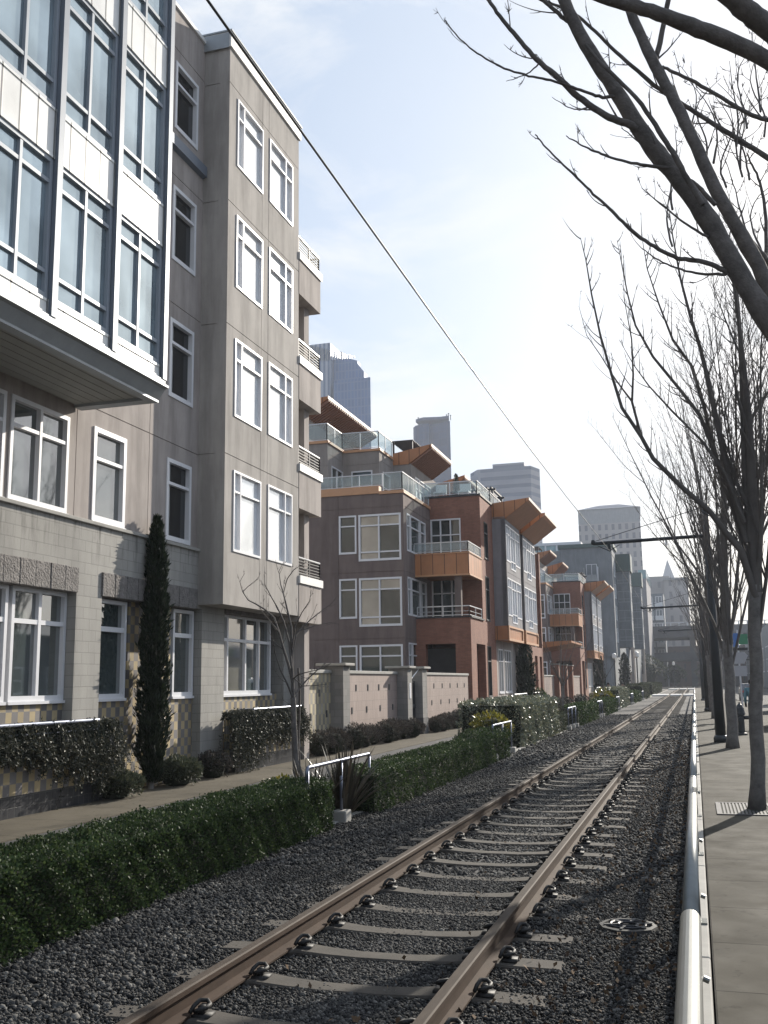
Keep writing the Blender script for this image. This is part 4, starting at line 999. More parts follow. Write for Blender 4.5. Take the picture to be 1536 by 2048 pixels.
# gap garden: brick gate piers, walls, orange canopy
def brickpier(y,label):
    r = thing('brick_pier', label, 'pier', (-10.2,y,-.15), 'brick gate piers'); MB().box(-10.55,-9.9,y-.35,y+.35,-.15,3.0).build('shaft', m['brick'], r); MB().box(-10.6,-9.85,y-.4,y+.4,3.0,3.08).build('cap_slab', m['concrete'], r)
brickpier(79.,'brick gate pier nearest the young trees'); brickpier(84.,'brick gate pier left of the dark garden opening'); brickpier(88.,'brick gate pier right of the dark garden opening')
gwall(73.,78.6,'pinktile','distant pink garden wall before the brick gate piers',None,2.2)
gwall(88.4,96.8,'pinktile','distant pink garden wall beyond the brick gate piers',None,2.2)
r = thing('entrance_canopy', 'orange metal entrance canopy over the garden gate', 'canopy', (-11.3,83,3.6))
MB().prism([(-14.5,3.9),(-9.2,4.6),(-9.0,4.7),(-9.,4.85),(-14.5,4.75)],'y',80.,88.).build('canopy_roof', m['orange'], r)
MB().box(-13,-12.7,81,81.3,-.15,4.).box(-13,-12.7,86.5,86.8,-.15,4.).build('post', m['brick'], r)
# ------------------------------------------------------------------ grey glass apartment blocks
m['bluegrey'] = stucco('blue_grey_panel', (.22,.235,.25), .12)
m['greencap'] = plain('green_cornice', (.06,.10,.095), .5, var=.1)
m['lightgrey'] = stucco('light_grey_panel', (.33,.34,.35), .1)
G = thing('glass_apartment_block', 'grey apartment block with green topped glass bays stepping toward the track', 'building', (-14,160,-.15))
X1,ZT = -10., 20.2
MB().box(-40,-10.9,143.3,262,-.15,18.5).build('building_core', m['bluegrey'], G)
mb = MB(); wall(mb,(-17.2,143,5.),UX,-UY,7.2,15.2,.4,gv=(4.5,9.,12.5)); wall(mb,(-10.,143.4,5.),UY,UX,6.6,15.2,.5,ops=[(2,4.6,2+k*3.1,4+k*3.1) for k in range(4)]); mb.build('corner_tower', m['bluegrey'], G)
MB().box(-17.4,-9.75,142.8,150.2,20.2,20.75).build('tower_cornice', m['greencap'], G)
for k in range(4): window(G,(-10.,145.4,7+k*3.1),UY,UX,2.6,2.,cols=(.5,),rows=(.7,),pane='g_teal',sill=False)
for k in range(4):
    z = 5.6+k*3.25; mb = MB(); mb.box(-13.9,-11.9,141.8,143,z,z+.9); mb.box(-13.9,-13.75,141.8,143,z+.9,z+1.9); b = mb.build('balcony', m['lightgrey'], G)
    MB().box(-12.0,-11.88,141.75,143,z,z+2.0).build('screen', m['rail_w'], b)
    window(G,(-13.6,143,z+.4),UX,-UY,1.5,2.1,cols=(.5,),pane='g_dark',sill=False)
MB().box(-30,-17.2,144,160,-.15,17.5).build('set_back_wing', m['lightgrey'], G)
for i in range(3): window(G,(-21.4+i*1.4,144,15.),UX,-UY,1.3,1.4,pane='g_mid',sill=False)
MB().box(-26,-17.2,145,158,17.5,20.2).build('upper_storey', m['lightgrey'], G)
window(G,(-24,145,17.9),UX,-UY,4.,1.5,cols=(.3,.6),pane='g_teal',sill=False)
mb = MB(); mb.box(-34,-19,190,215,18.,27.); mb.build('glass_rooftop', m['g_teal'], G)
mb = MB()
for i in range(8): mb.box(-34+i*2.1,-33.7+i*2.1,189.8,190,18,27.2)
mb.box(-34.2,-18.8,189.7,215.2,27.,27.5); mb.build('rooftop_frame', m['rail_w'], G)
for (y0,xa,xb,zt,zb) in ((150.,-9.95,-8.15,19.9,6.4),(186.,-10.1,-8.25,20.8,7.2)):
    L = 4.2
    mb = MB(); mb.box(-10.9,xb,y0+.2,y0+L,zb,zt-2.5); by = mb.build('glass_bay', m['bluegrey'], G)
    MB().box(-10.9,xb+.25,y0-.1,y0+L+.1,zt-2.5,zt).build('green_cornice', m['greencap'], by)
    n = 4; h = (zt-2.5-zb)/n
    for k in range(n):
        z = zb+k*h
        window(by,(xa,y0+.2,z+1.0),UX,-UY,xb-xa-.05,h-1.15,cols=(.5,),rows=(.3,),pane='g_teal',frame='alum2',sill=False,fr=.06,bar=.05)
        window(by,(xb,y0+.4,z+1.0),UY,UX,L-.8,h-1.15,cols=(.33,.66),rows=(.3,),pane='g_teal',frame='alum2',sill=False,fr=.08,bar=.08)
    mb = MB()
    for i in range(5): mb.box(xb-.35,xb-.02,y0+.2+i*.8,y0+.35+i*.8,-.15,zb)
    mb.box(xb-.6,xb-.1,y0+1.,y0+L-.5,-.15,2.8)
    mb.build('column', m['stucco_warm'], by)
mb = MB(); mb.box(-12,-9.2,236,262,-.15,24.5); b = mb.build('end_block', m['greystucco'], G)
mb = MB(); mb.box(-10.8,-9.1,236,262,24.5,26.5); mb.build('glass_crown', m['g_teal'], G)
mb = MB()
for i in range(6): mb.box(-10.4,-10.05,100.+i*7.6,100.4+i*7.6,-.15,2.4)
def farbuilding(name,label,cat,u0,u1,vt,Y,depth,mat,zb=-.2,group=None):
    x0,zt = onY(u0,vt,Y); x1,_ = onY(u1,vt,Y)
    r = thing(name,label,cat,((x0+x1)/2,Y+depth/2,-.3),group)
    return r,x0,x1,zt
# bluish flats with balconies beyond the bays
r,x0,x1,zt = farbuilding('balcony_flats','distant bluish flats with white balconies left of the stone tower','building',1288,1326,1188,285,0,0)
MB().box(x0,x1,285,310,-.3,zt).build('wall', m['bluegrey'], r)
for k in range(5):
    z = zt-3.6-k*3.6
    for c in range(2):
        xa = x0+.4+c*(x1-x0)/2; window(r,(xa,285,z+.6),UX,-UY,(x1-x0)/2-.8,2.2,cols=(.5,),pane='g_teal',sill=False,fr=.12,bar=.12)
        mb = MB(); mb.box(xa-.2,xa+(x1-x0)/2-.6,283.6,285,z-.1,z+.15); mb.box(xa-.2,xa+(x1-x0)/2-.6,283.6,283.75,z+.15,z+1.1); mb.build('balcony', m['rail_w'], r)
# ------------------------------------------------------------------ downtown towers
def facade(name, c_wall, c_glass, bw, bh, mw, rough=.6, metal=0., off=0.):
    t = NT(name); w_ = t.wallcoord()
    b = t.n('ShaderNodeTexBrick', offset=off, i_Scale=1., i_Mortar_Size=mw, i_Mortar_Smooth=.05, i_Bias=0., i_Brick_Width=bw, i_Row_Height=bh)
    b.inputs['Color1'].default_value = (*c_glass,1); b.inputs['Color2'].default_value = (*mul(c_glass,1.25),1); b.inputs['Mortar'].default_value = (*c_wall,1); t.l(w_, b.inputs['Vector'])
    return t.fin(b.outputs['Color'], rough, None, metal, .15)
TG = 'downtown towers'
m['tw1'] = facade('blue_glass_facade', (.13,.19,.32), (.075,.135,.27), 1.6, 3.9, .28)
m['tw1b'] = facade('blue_ribbed_facade', (.33,.37,.43), (.11,.15,.23), 2.1, 200., .55)
m['tw2'] = facade('dark_blue_facade', (.035,.055,.11), (.022,.045,.10), 3., 3.9, .25)
m['tw3'] = facade('banded_facade', (.24,.25,.29), (.10,.12,.165), 60., 4., 1.15)
m['tw4'] = facade('gridded_stone_facade', (.37,.355,.35), (.16,.165,.18), 2.6, 3.7, .75)
m['tw5'] = facade('old_stone_facade', (.40,.38,.37), (.24,.235,.235), 2.6, 3.6, .9)
m['tw6'] = plain('stone_spire', (.50,.49,.49), .8, var=.08, bump=0)
Y = 420; VV = 800; X = lambda u,v=None: onY(u,v or VV,Y)[0]; Z = lambda v,u=700: onY(u,v,Y)[1]
r = thing('skyscraper','tallest blue glass skyscraper with stepped top at left','skyscraper',(X(690),440,-.3),TG)
xc = X(662)
MB().box(X(596),X(661),Y,Y+40,-.3,Z(690,620)).build('ribbed_slab', m['tw1b'], r)
MB().prism([(xc,-.3),(X(723),-.3),(X(723),Z(738,724)),(X(710),Z(722,710)),(X(710),Z(716,710)),(xc,Z(703,662))],'y',Y+4,Y+9).build('stepped_shaft', m['tw1'], r)
MB().prism([(X(671),Y-2.5),(X(744.5),Y-2.5),(X(744.5)*(Y+32)/(Y-2.5),Y+30),(X(671),Y+30)],'z',-.3,Z(762,700)).build('glass_front', m['tw1'], r)
MB().box(X(649),X(664),Y+14,Y+22,Z(705,655),Z(692,655)+1.5).build('roof_box', m['tw2'], r)
mb = MB(); 
for i in range(24):
    xx = X(600)+i*(X(708)-X(600))/23; zz = Z(690+.25*(596+i*4.7-596),600+i*4.7); mb.box(xx-.3,xx+.3,Y,Y+.6,Z(716),zz+1.2)
mb.build('crown_screen', m['rail_w'], r)
Y = 520; VV = 860
r = thing('skyscraper','slim dark blue tower with curved parapet','skyscraper',(X(860),540,-.3),TG)
MB().prism([(X(821),Y+6),(X(829),Y+2),(X(846),Y-1),(X(858),Y),(X(858),Y+2.5),(X(880),Y+1),(X(902),Y-2),(X(902)*(Y+42)/(Y-2),Y+40),(X(821),Y+40)],'z',-.3,Z(847,860)).build('shaft', m['tw2'], r)
MB().prism([(X(828),Y+4),(X(846),Y+1),(X(852),Y+1.5),(X(880),Y+3),(X(897),Y+2),(X(897)*(Y+37)/(Y+2),Y+35),(X(828),Y+35)],'z',Z(847),Z(839,850)).build('parapet', m['tw2'], r)
for u_,v_ in ((826,837),(884,836),(888,834),(892,838)): a_ = MB().tube([(X(u_),Y+12,Z(847)),(X(u_),Y+12,Z(v_))],.22,6).lathe((X(u_),Y+12,Z(v_)),[(.1,-.4),(.45,-.1),(.45,.25),(.1,.4)],8).build('roof_antenna', m['rail_d'], r)
Y = 450; VV = 960
r = thing('skyscraper','wide grey banded tower behind the orange canopies','skyscraper',(X(1005),470,-.3),TG)
MB().prism([(X(934),Y+8),(X(955),Y),(X(1062),Y),(X(1080)*(Y+9)/Y,Y+9),(X(1080)*(Y+46)/Y,Y+45),(X(934),Y+45)],'z',-.3,Z(936,1000)).build('shaft', m['tw3'], r)
MB().prism([(X(975),Y+14),(X(1040),Y+14),(X(1040),Y+35),(X(975),Y+35)],'z',Z(938),Z(936.5,1000)).build('roof_box', m['tw3'], r)
Y = 400; VV = 1050
r = thing('skyscraper','pale gridded office tower with hipped top behind the trolley arm','skyscraper',(X(1220),420,-.3),TG)
xa,xb,xm = X(1157),X(1281),X(1231)
MB().prism([(xa,Y),(xb,Y),(xb*(Y+31)/Y,Y+30),(xa,Y+30)],'z',-.3,Z(1046,1220)).build('shaft', m['tw4'], r)
MB().prism([(xa,Y),(xb,Y),(xb*(Y+31)/Y,Y+30),(xa,Y+30)],'z',Z(1046,1220),Z(1016,1220)).build('plain_frieze', m['lightgrey'], r)
mb = MB(); zt = Z(1017,1220); mb.v = [(xa-.4,Y-.4,zt),(xb+.4,Y-.4,zt),(xb*1.07,Y+30.4,zt),(xa-.4,Y+30.4,zt),(X(1195),Y+10,Z(1003,1195)),(xm+1,Y+10,Z(1000,1231)),(xm+1,Y+20,Z(1000,1231)),(X(1195),Y+20,Z(1003,1195))]
mb.f = [(0,1,2,3),(0,1,5,4),(1,2,6,5),(2,3,7,6),(3,0,4,7),(4,5,6,7)]; mb.m = [0]*6; mb.build('hipped_roof', m['tw3'], r)
Y = 330; VV = 1170
r = thing('stone_tower','old pale stone tower with a pyramid spire beyond the track','tower',(X(1335),345,-.3),TG)
MB().box(X(1322),X(1352),Y+6,Y+18,-.3,Z(1160,1335)).build('shaft', m['tw5'], r)
mb = MB(); zt = Z(1160,1335); xa,xb = X(1322),X(1352); xm = X(1336)
mb.v = [(xa,Y+6,zt),(xb,Y+6,zt),(xb,Y+18,zt),(xa,Y+18,zt),(xm,Y+12,Z(1110,1335))]; mb.f = [(0,1,2,3),(0,1,4),(1,2,4),(2,3,4),(3,0,4)]; mb.m=[0]*5
mb.tube([(xm,Y+12,Z(1114)),(xm,Y+12,Z(1104))],.35,6); mb.build('pyramid_spire', m['tw6'], r)
r = thing('stone_office','old brown stone office block right of the pyramid tower','building',(X(1350),330,-.3))
MB().box(X(1296),X(1340),Y-8,Y+5,-.3,Z(1158,1310)).build('low_wing', m['tw5'], r)
MB().box(X(1330),X(1376),Y-14,Y+2,-.3,Z(1166,1350)).build('wall', m['tw5'], r)
MB().box(X(1329),X(1377),Y-14.6,Y+2.6,Z(1168,1350),Z(1164,1350)).build('cornice', m['lightgrey'], r)
# ------------------------------------------------------------------ elevated roadway across the far end
m['viad'] = plain('dark_concrete', (.085,.088,.095), .9, var=.25, scale=.4, bump=0)
V_ = thing('elevated_roadway', 'dark double deck elevated roadway crossing the far end of the track', 'viaduct', (0,285,-.3))
mb = MB(); mb.box(-70,70,262,282,12.,14.1); mb.box(-70,70,262,282,6.4,7.6); mb.build('deck', m['viad'], V_)
mb = MB(); mb.box(-70,70,262,262.4,14.1,14.9); mb.box(-70,70,262,262.3,7.6,8.4); mb.build('parapet', m['viad'], V_)
mb = MB()
for k in range(70): mb.box(-69+k*2.,-68.7+k*2.,262,262.3,14.9,15.7)
mb.box(-70,70,262.05,262.25,15.6,15.8); mb.build('parapet_railing', m['rail_w'], V_)
for k in range(15): MB().box(-70.6+k*10.,-69.2+k*10.,262.5,264.5,-.3,12.).build('column', m['viad'], V_)
r = thing('warehouse','long dark brick warehouse behind the elevated roadway','building',(0,310,-.3))
m['ware'] = facade('dark_brick_facade', (.11,.085,.08), (.055,.06,.065), 2.6, 3.6, 1.1, .6)
MB().box(-40,-9,305,320,-.3,12).box(-9,40,300,320,-.3,11).build('wall', m['ware'], r)
# buildings and street on the right
r = thing('waterfront_shed','long pale grey waterfront shed far right behind the street trees','building',(22,250,-.2))
MB().box(14,40,150,330,-.2,12).build('wall', m['lightgrey'], r)
for k in range(12): window(r,(14,154+k*14,3.),-UX if False else UY,-UX,8,5,cols=(.25,.5,.75),rows=(.5,),pane='g_mid',sill=False,fr=.2,bar=.15)
window(r,(16,150,4),UX,-UY,10,5,cols=(.2,.4,.6,.8),rows=(.5,),pane='g_mid',sill=False,fr=.2,bar=.15)
for i,(y0,y1,h,lab) in enumerate(((-30.,20.,6.5,'long low unseen shed beside the camera, added for window reflections'),(26.,70.,5.,'second low unseen shed beyond the lot, added for window reflections'),(78.,140.,7.,'third low unseen shed beyond the lot, added for window reflections'))):  # out of view, added as a dark band for window reflections
    r = thing('reflection_shed',lab,'building',(48,(y0+y1)/2,-.2),'unseen sheds added for window reflections')
    MB().box(42,58,y0,y1,-.2,h).build('wall', m['viad'], r); MB().prism([(41.4,h),(50,h+2.2),(58.6,h)],'y',y0-.4,y1+.4).build('roof', m['bluegrey'], r)
    for k in range(int((y1-y0)/9)): window(r,(42,y0+2+k*9,1.2),UY,-UX,5,2.6,cols=(.33,.66),rows=(.5,),pane='g_mid',sill=False,fr=.15,bar=.1)
# ------------------------------------------------------------------ trolley poles, arms and wire
m['pole'] = plain('dark_painted_pole', (.03,.035,.04), .5, .3, var=.15, bump=.05)
PG = 'trolley poles with arms'
for i,(yy,za,lab) in enumerate(((31.2,5.93,'dark trolley pole and arm nearest the camera, behind the first street tree'),(61.,5.93,'second dark trolley pole and arm down the track'),(91.,5.95,'third dark trolley pole and arm near the foot crossing'))):
    r = thing('trolley_pole', lab, 'pole', (.62,yy,-.05), PG)
    MB().tube([(.62,yy,-.05),(.62,yy,3.),(.62,yy,6.9)],[.15,.12,.09],12).lathe((.62,yy,-.05),[(.2,0),(.2,.12),(.16,.2)],12).build('mast', m['pole'], r, smooth=True)
    x1 = -2.72; z1 = za-.02
    a = MB().tube([(x1,yy,z1-.03),(.62,yy,za+.02)],.052,10).build('arm', m['pole'], r)
    MB().tube([(x1+.05,yy,z1+.04),(.62,yy,za+.9)],.012,5).build('stay_wire', m['pole'], r)
    mb = MB(); mb.box(TX-.05,TX+.05,yy-.05,yy+.05,za-.25,za); mb.tube([(TX-.35,yy,za-.12),(TX,yy,za-.3),(TX+.3,yy,za-.12)],.013,5); mb.lathe((x1,yy,z1),[(.05,-.06),(.07,0),(.05,.08)],8)
    mb.build('insulator', m['pole'], r)
r = thing('trolley_wire', 'single dark trolley wire running above the track', 'wire', (TX,31,5.3))
pts=[]
for yy,z in ((-6,5.36),(1.,5.33),(5,5.31),(10,5.30),(15,5.33),(20,5.40),(25,5.51),(31.2,5.64),(38,5.55),(46,5.5),(54,5.55),(61,5.64),(76,5.5),(91,5.64),(130,5.6)): pts.append((TX,yy,z))
MB().tube(pts,.008,6).build('cable', m['pole'], r)
# ------------------------------------------------------------------ bare street trees
m['bark2'] = plain('dark_grey_bark', (.155,.145,.136), .95, var=.4, scale=9., bump=1., bscale=34., bdist=.012)
m['bark3'] = plain('limb_bark', (.13,.118,.11), .95, var=.45, scale=11., bump=1., bscale=38., bdist=.012)
m['twig'] = plain('dark_twig', (.105,.094,.087), .85, var=.25, scale=4., bump=.3)
class Br:
    """collects branch tubes into numpy arrays"""
    def __init__(s): s.V=[]; s.F=[]; s.n=0
    def tube(s, pts, r0, r1, n):
        P = np.asarray(pts,float); k = len(P)
        d = np.gradient(P,axis=0); d /= np.linalg.norm(d,axis=1,keepdims=True)+1e-9
        a = np.cross(d,[.31,.22,.93]); a /= np.linalg.norm(a,axis=1,keepdims=True)+1e-9; b = np.cross(d,a)
        r = np.linspace(r0,r1,k)[:,None] if np.isscalar(r0) else np.asarray(r0)[:,None]
        th = 2*math.pi*np.arange(n)/n
        V = P[:,None]+(a[:,None]*np.cos(th)[None,:,None]+b[:,None]*np.sin(th)[None,:,None])*r[:,None]
        s.V.append(V.reshape(-1,3)); i = np.arange(k-1)[:,None]*n; j = np.arange(n)[None]; q = (j+1)%n
        s.F.append(np.stack([i+j,i+q,i+n+q,i+n+j],-1).reshape(-1,4)+s.n); s.n += k*n
    def build(s,name,mat,parent): return nmesh(name,np.concatenate(s.V),np.concatenate(s.F),mat,parent,smooth=True)
def grow(rg, p, d, L, k, up, wob):
    pts=[p.copy()]; d = d/np.linalg.norm(d)
    for i in range(k):
        d = d+np.array([0,0,up])/k+rg.normal(0,wob,3); d /= np.linalg.norm(d); p = p+d*L/k; pts.append(p.copy())
    return np.array(pts)
def along(P,t):
    x = t*(len(P)-1); i = min(int(x),len(P)-2); f = x-i
    return P[i]*(1-f)+P[i+1]*f, P[i+1]-P[i]
def twigs(br, rg, P, r, n, L, lod, t0=.15):
    """side shoots along a branch, each with spurs and buds"""
    for j in range(n):
        t = t0+(1-t0)*(j+rg.uniform(0,1))/n; p,d = along(P,t); d = d/np.linalg.norm(d)
        s = rg.normal(0,1,3); s -= d*s.dot(d); s /= np.linalg.norm(s)
        l = L*rg.uniform(.5,1.15)*(1-.45*t)*(1.25 if lod==0 else 1); dd = d*.75+s*rg.uniform(.45,.85); q = grow(rg,p,dd,l,6,.8,.05)
        r0 = max(.0022,min(r*(1-.6*t)*.5,.010)); br.tube(q,r0,.0016 if lod==0 else .003,4 if lod==0 else 3)
        if lod < 2:
            for e in range(rg.integers(1,4) if lod==0 else 2):
                tt = rg.uniform(.25,.95); pp,d2 = along(q,tt); s2 = rg.normal(0,1,3); d2 = d2/np.linalg.norm(d2)
                br.tube(grow(rg,pp,d2*.7+s2*.5,l*rg.uniform(.08,.24),3,.6,.05),r0*.6,.0014 if lod==0 else .0025,3)
                if lod==0: br.tube(np.array([pp,pp+s2*.008,pp+s2*.016]),.004,.0015,4)
def vase_tree(x,y,h,seed,lod,label,tr=.115,fork=2.7,nmain=9,spread=.33,extra=(),cull=None):
    rg = np.random.default_rng(seed); r = thing('street_tree', label, 'tree', (x,y,-.05), 'bare street trees beside the track')
    mb = MB(); k = 9; lean = rg.normal(0,.03,2) if lod else np.array([.058,0.])
    pts = [(x+lean[0]*i/k*fork+.015*math.sin(i*1.7+seed),y+lean[1]*i/k*fork,-.06+(fork+.12)*i/k) for i in range(k+1)]
    mb.tube(pts,[tr*1.28,tr*1.02]+[tr*(.98-.02*i) for i in range(k-2)]+[tr*.98],16); mb.build('trunk', m['bark2'], r, smooth=True)
    br = Br(); top = np.array(pts[-1])
    for i in range(nmain):
        az = 2*math.pi*(i+rg.uniform(-.3,.3))/nmain+seed; tilt = spread*rg.uniform(.35,1.15) if i else .04
        p = top+np.array([0,0,-rg.uniform(.05,.9) if i else -.1]); d = np.array([math.cos(az)*tilt,math.sin(az)*tilt,1.])
        L = (h-fork)*rg.uniform(.75,1.02); P = grow(rg,p,d,L,12,.22,.035); r0 = tr*rg.uniform(.18,.36) if i else tr*.98
        br.tube(P,r0,.005,7 if lod<2 else 5)
        for j in range(int((7,6,5)[lod])):
            t = .12+.8*(j+rg.uniform(0,1))/7; pp,dd = along(P,t); dd = dd/np.linalg.norm(dd); s = rg.normal(0,1,3); s -= dd*s.dot(dd); s /= np.linalg.norm(s)
            l = L*(.52-.32*t)*rg.uniform(.7,1.2); Q = grow(rg,pp,dd+s*rg.uniform(.3,.6),l,8,.55,.045); r1 = r0*(1-t)*.5+.004
            br.tube(Q,r1,.0025 if lod < 2 else .004,5 if lod < 2 else 4); twigs(br,rg,Q,r1,int(l*(7.,6.,3.)[lod])+2,.55,lod if lod else 0)
        twigs(br,rg,P,r0,int(L*(3.5,3.,1.5)[lod]),.6,lod,.3)
    for P,r0,r1 in extra:
        P = np.array(P); br.tube(P,r0,r1,8); L = np.linalg.norm(np.diff(P,axis=0),axis=1).sum()
        twigs(br,rg,P,r0,int(L*4.5),.6,lod,.2)
    br.build('crown', m['twig'], r); return r
def px_path(pts,y0,y1):
    n = len(pts); return [tuple(at(u,v,y0+(y1-y0)*i/(n-1))) for i,(u,v) in enumerate(pts)]
K = lambda s: [(1150+a/2.56,460+b/2.56) for a,b in s]
lim = [
 (px_path([(1512,1195)]+K([(850,1640),(780,1560),(690,1440),(540,1310),(400,1170),(340,1060),(240,910),(190,750),(130,540),(85,330),(55,150),(28,40)]),15.3,14.6),.055,.004),
 (px_path(K([(340,1060),(292,880),(298,740),(290,560),(268,440),(245,320)]),15.,14.7),.022,.003),
 (px_path(K([(292,880),(210,770),(130,640),(60,540),(20,390)]),15.,14.9),.013,.003),
 (px_path(K([(860,1560),(700,1100),(640,950),(540,820),(400,650),(310,490),(270,330),(240,180),(215,50)]),15.4,15.8),.04,.003),
 (px_path(K([(870,1500),(770,1250),(650,1080),(500,930),(380,800),(300,690),(225,560)]),15.2,15.5),.03,.003),
 (px_path(K([(870,1600),(730,1200),(660,900),(600,700),(500,560),(430,380),(370,200),(340,20)]),15.4,15.9),.04,.004),
 (px_path(K([(880,1600),(760,1150),(690,800),(640,600),(590,440),(540,250),(500,30),(480,-120)]),15.3,15.6),.05,.005),
 (px_path(K([(900,1600),(870,1200),(860,900),(850,600),(830,350),(815,150)]),15.3,15.4),.06,.02),
]
vase_tree(.73,15.35,8.6,11,0,'bare street tree standing in the tree grate, nearest full trunk',.10,3.0,11,.24,lim)
vase_tree(.86,28.6,12.2,23,1,'bare street tree directly behind the nearest trolley pole'.replace('behind','in front of'),.145,2.7,11,.30)
vase_tree(.80,40.,13.,37,1,'third bare street tree along the kerb, past the hydrant',.16,2.8,10,.30)
for i,(yy,lab) in enumerate(((50.,'fourth bare street tree along the kerb'),(60.5,'fifth bare street tree, at the second trolley arm'),(72.,'sixth bare street tree along the kerb'),(84.,'seventh bare street tree along the kerb'),(97.,'eighth bare street tree along the kerb'),(112.,'ninth bare street tree, short of the foot crossing'),(130.,'tenth bare street tree, at the foot crossing'))):
    vase_tree(.8+.05*i,yy,10.5,51+i*7,2,lab,.15,3.0,7,.30)
# tree overhead, traced limb by limb
OT = thing('street_tree', 'bare street tree just right of the camera with thick limbs overhead', 'tree', (1.05,6.4,-.05), 'bare street trees beside the track')
C5 = lambda s: [(880+a/2.3415,b/2.3415) for a,b in s]
MB().tube([(1.05,6.4,-.06),(1.04,6.42,.5),(1.0,6.45,1.8),(.92,6.5,2.9),(.80,6.55,3.5)],[.2,.165,.155,.15,.16],16).build('trunk', m['bark2'], OT, smooth=True)
ob = Br(); rg = np.random.default_rng(5)
def limb(s,y0,y1,r0,r1,n=9,tw=3.,L=.35,start=None):
    P = px_path(C5(s),y0,y1)
    if start is not None: P = [start]+P
    P = np.array(P); ps=[]
    for a,b in zip(P[:-1],P[1:]):
        for q in range(4): ps.append(a+(b-a)*q/4)
    ps.append(P[-1]); ps = np.array(ps)
    sm = ps.copy()
    for _ in range(8): sm[1:-1] = (sm[:-2]+sm[1:-1]*2+sm[2:])/4
    sm[1:-1] += rg.normal(0,.002,(len(sm)-2,3)); rr = np.linspace(r0,r1,len(sm))*(1+.03*rg.normal(0,1,len(sm)))*np.where(rg.uniform(0,1,len(sm))<.12,1.16,1.); rr[1:-1] = (rr[:-2]+rr[1:-1]*2+rr[2:])/4; ob.tube(sm,rr,0,n)
    ln = np.linalg.norm(np.diff(sm,axis=0),axis=1).sum()
    if tw: twigs(ob,rg,sm,min(r0,.02),int(ln*tw*1.7)+1,L,0,.12)
    return sm
tk = (.80,6.55,3.5)
limb([(1700,1760),(1520,1470),(1400,1290),(1290,1070),(1180,920),(1080,790),(1000,690),(930,600),(870,500),(800,390),(740,300),(660,180),(600,50),(560,-60),(500,-260)],6.6,6.3,.070,.038,12,1.2,.3,tk)
limb([(1640,1650),(1540,1330),(1440,1150),(1340,980),(1260,830),(1200,680),(1130,540),(1060,400),(990,280),(920,120),(870,0),(820,-160)],6.7,7.1,.052,.032,10,1.5,.3,tk)
limb([(1900,560),(1700,400),(1536,275),(1400,210),(1250,150),(1100,90),(950,40),(800,0),(640,-60)],5.9,5.4,.052,.034,10,.6,.25)
limb([(1800,380),(1650,230),(1536,130),(1450,60),(1380,0),(1280,-90)],5.2,4.9,.060,.05,10,0)
limb([(930,605),(880,575),(800,560),(690,490),(600,410),(540,350),(450,280),(380,200),(310,110),(250,40),(200,-40)],6.42,6.2,.026,.011,8,3.)
limb([(830,450),(760,460),(700,440),(620,405),(540,380),(460,365),(370,345),(280,315),(190,260),(120,210),(70,160),(25,95)],6.4,6.0,.011,.0035,6,2.2,.22)
limb([(1350,1280),(1270,1230),(1190,1215),(1110,1215),(1050,1180),(960,1130),(880,1070),(830,1010),(750,940),(690,880),(600,790),(520,720),(470,660),(445,630)],6.55,6.2,.017,.004,6,2.2,.2)
limb([(1340,1285),(1250,1290),(1150,1270),(1060,1240),(990,1200),(945,1165)],6.55,6.8,.010,.003,6,3.,.2)
limb([(1090,785),(980,780),(900,765),(800,740),(740,715),(680,690),(620,655),(590,635)],6.45,6.3,.012,.003,6,3.,.22)
limb([(1700,840),(1536,740),(1440,680),(1330,610),(1220,540),(1120,480),(1000,400),(900,310),(800,220),(700,120),(640,60),(520,20),(430,-30)],7.3,7.0,.022,.009,7,2.6,.3)
limb([(1700,600),(1536,560),(1470,545),(1400,510),(1300,440),(1200,390),(1080,330),(1040,310)],7.1,7.,.018,.011,7,3.,.3)
limb([(1000,330),(1020,240),(1050,100),(1070,0),(1085,-100)],7.05,7.0,.022,.018,8,1.)
limb([(1230,960),(1150,830),(1110,740),(1040,640),(980,530),(860,390),(740,290),(680,210)],6.35,6.2,.020,.010,8,1.2,.25)
limb([(1260,1110),(1200,1080),(1120,1030),(1060,970),(990,920),(945,880)],6.5,6.7,.010,.003,5,3.5,.22)
limb([(1080,830),(1020,800),(960,700),(910,640),(850,600)],6.5,6.7,.009,.003,5,3.5,.2)
limb([(1290,960),(1250,920),(1200,860),(1160,840)],6.6,6.6,.016,.012,6,0)
limb([(1430,1110),(1500,1180),(1560,1260)],6.9,7.,.02,.02,6,2.)
limb([(600,100),(540,50),(480,0),(440,-40)],6.4,6.3,.016,.01,6,3.)
limb([(460,300),(420,340),(370,365),(310,380)],6.2,6.1,.006,.002,5,3,.12)
limb([(690,505),(640,518),(590,500),(525,455)],6.35,6.3,.006,.002,5,3,.12)
limb([(1520,1330),(1536,1100),(1510,850),(1470,800),(1440,720)],7.3,7.4,.016,.005,6,3.,.3)
for i in range(16):
    u = rg.uniform(1080,1560); v = rg.uniform(500,1300); limb([(u,v),(u+rg.uniform(-60,30),v-120),(u+rg.uniform(-110,70),v-260),(u+rg.uniform(-150,110),v-400)],7.2,7.6,.009,.002,5,3.,.25)
ob.build('crown', m['bark3'], OT)
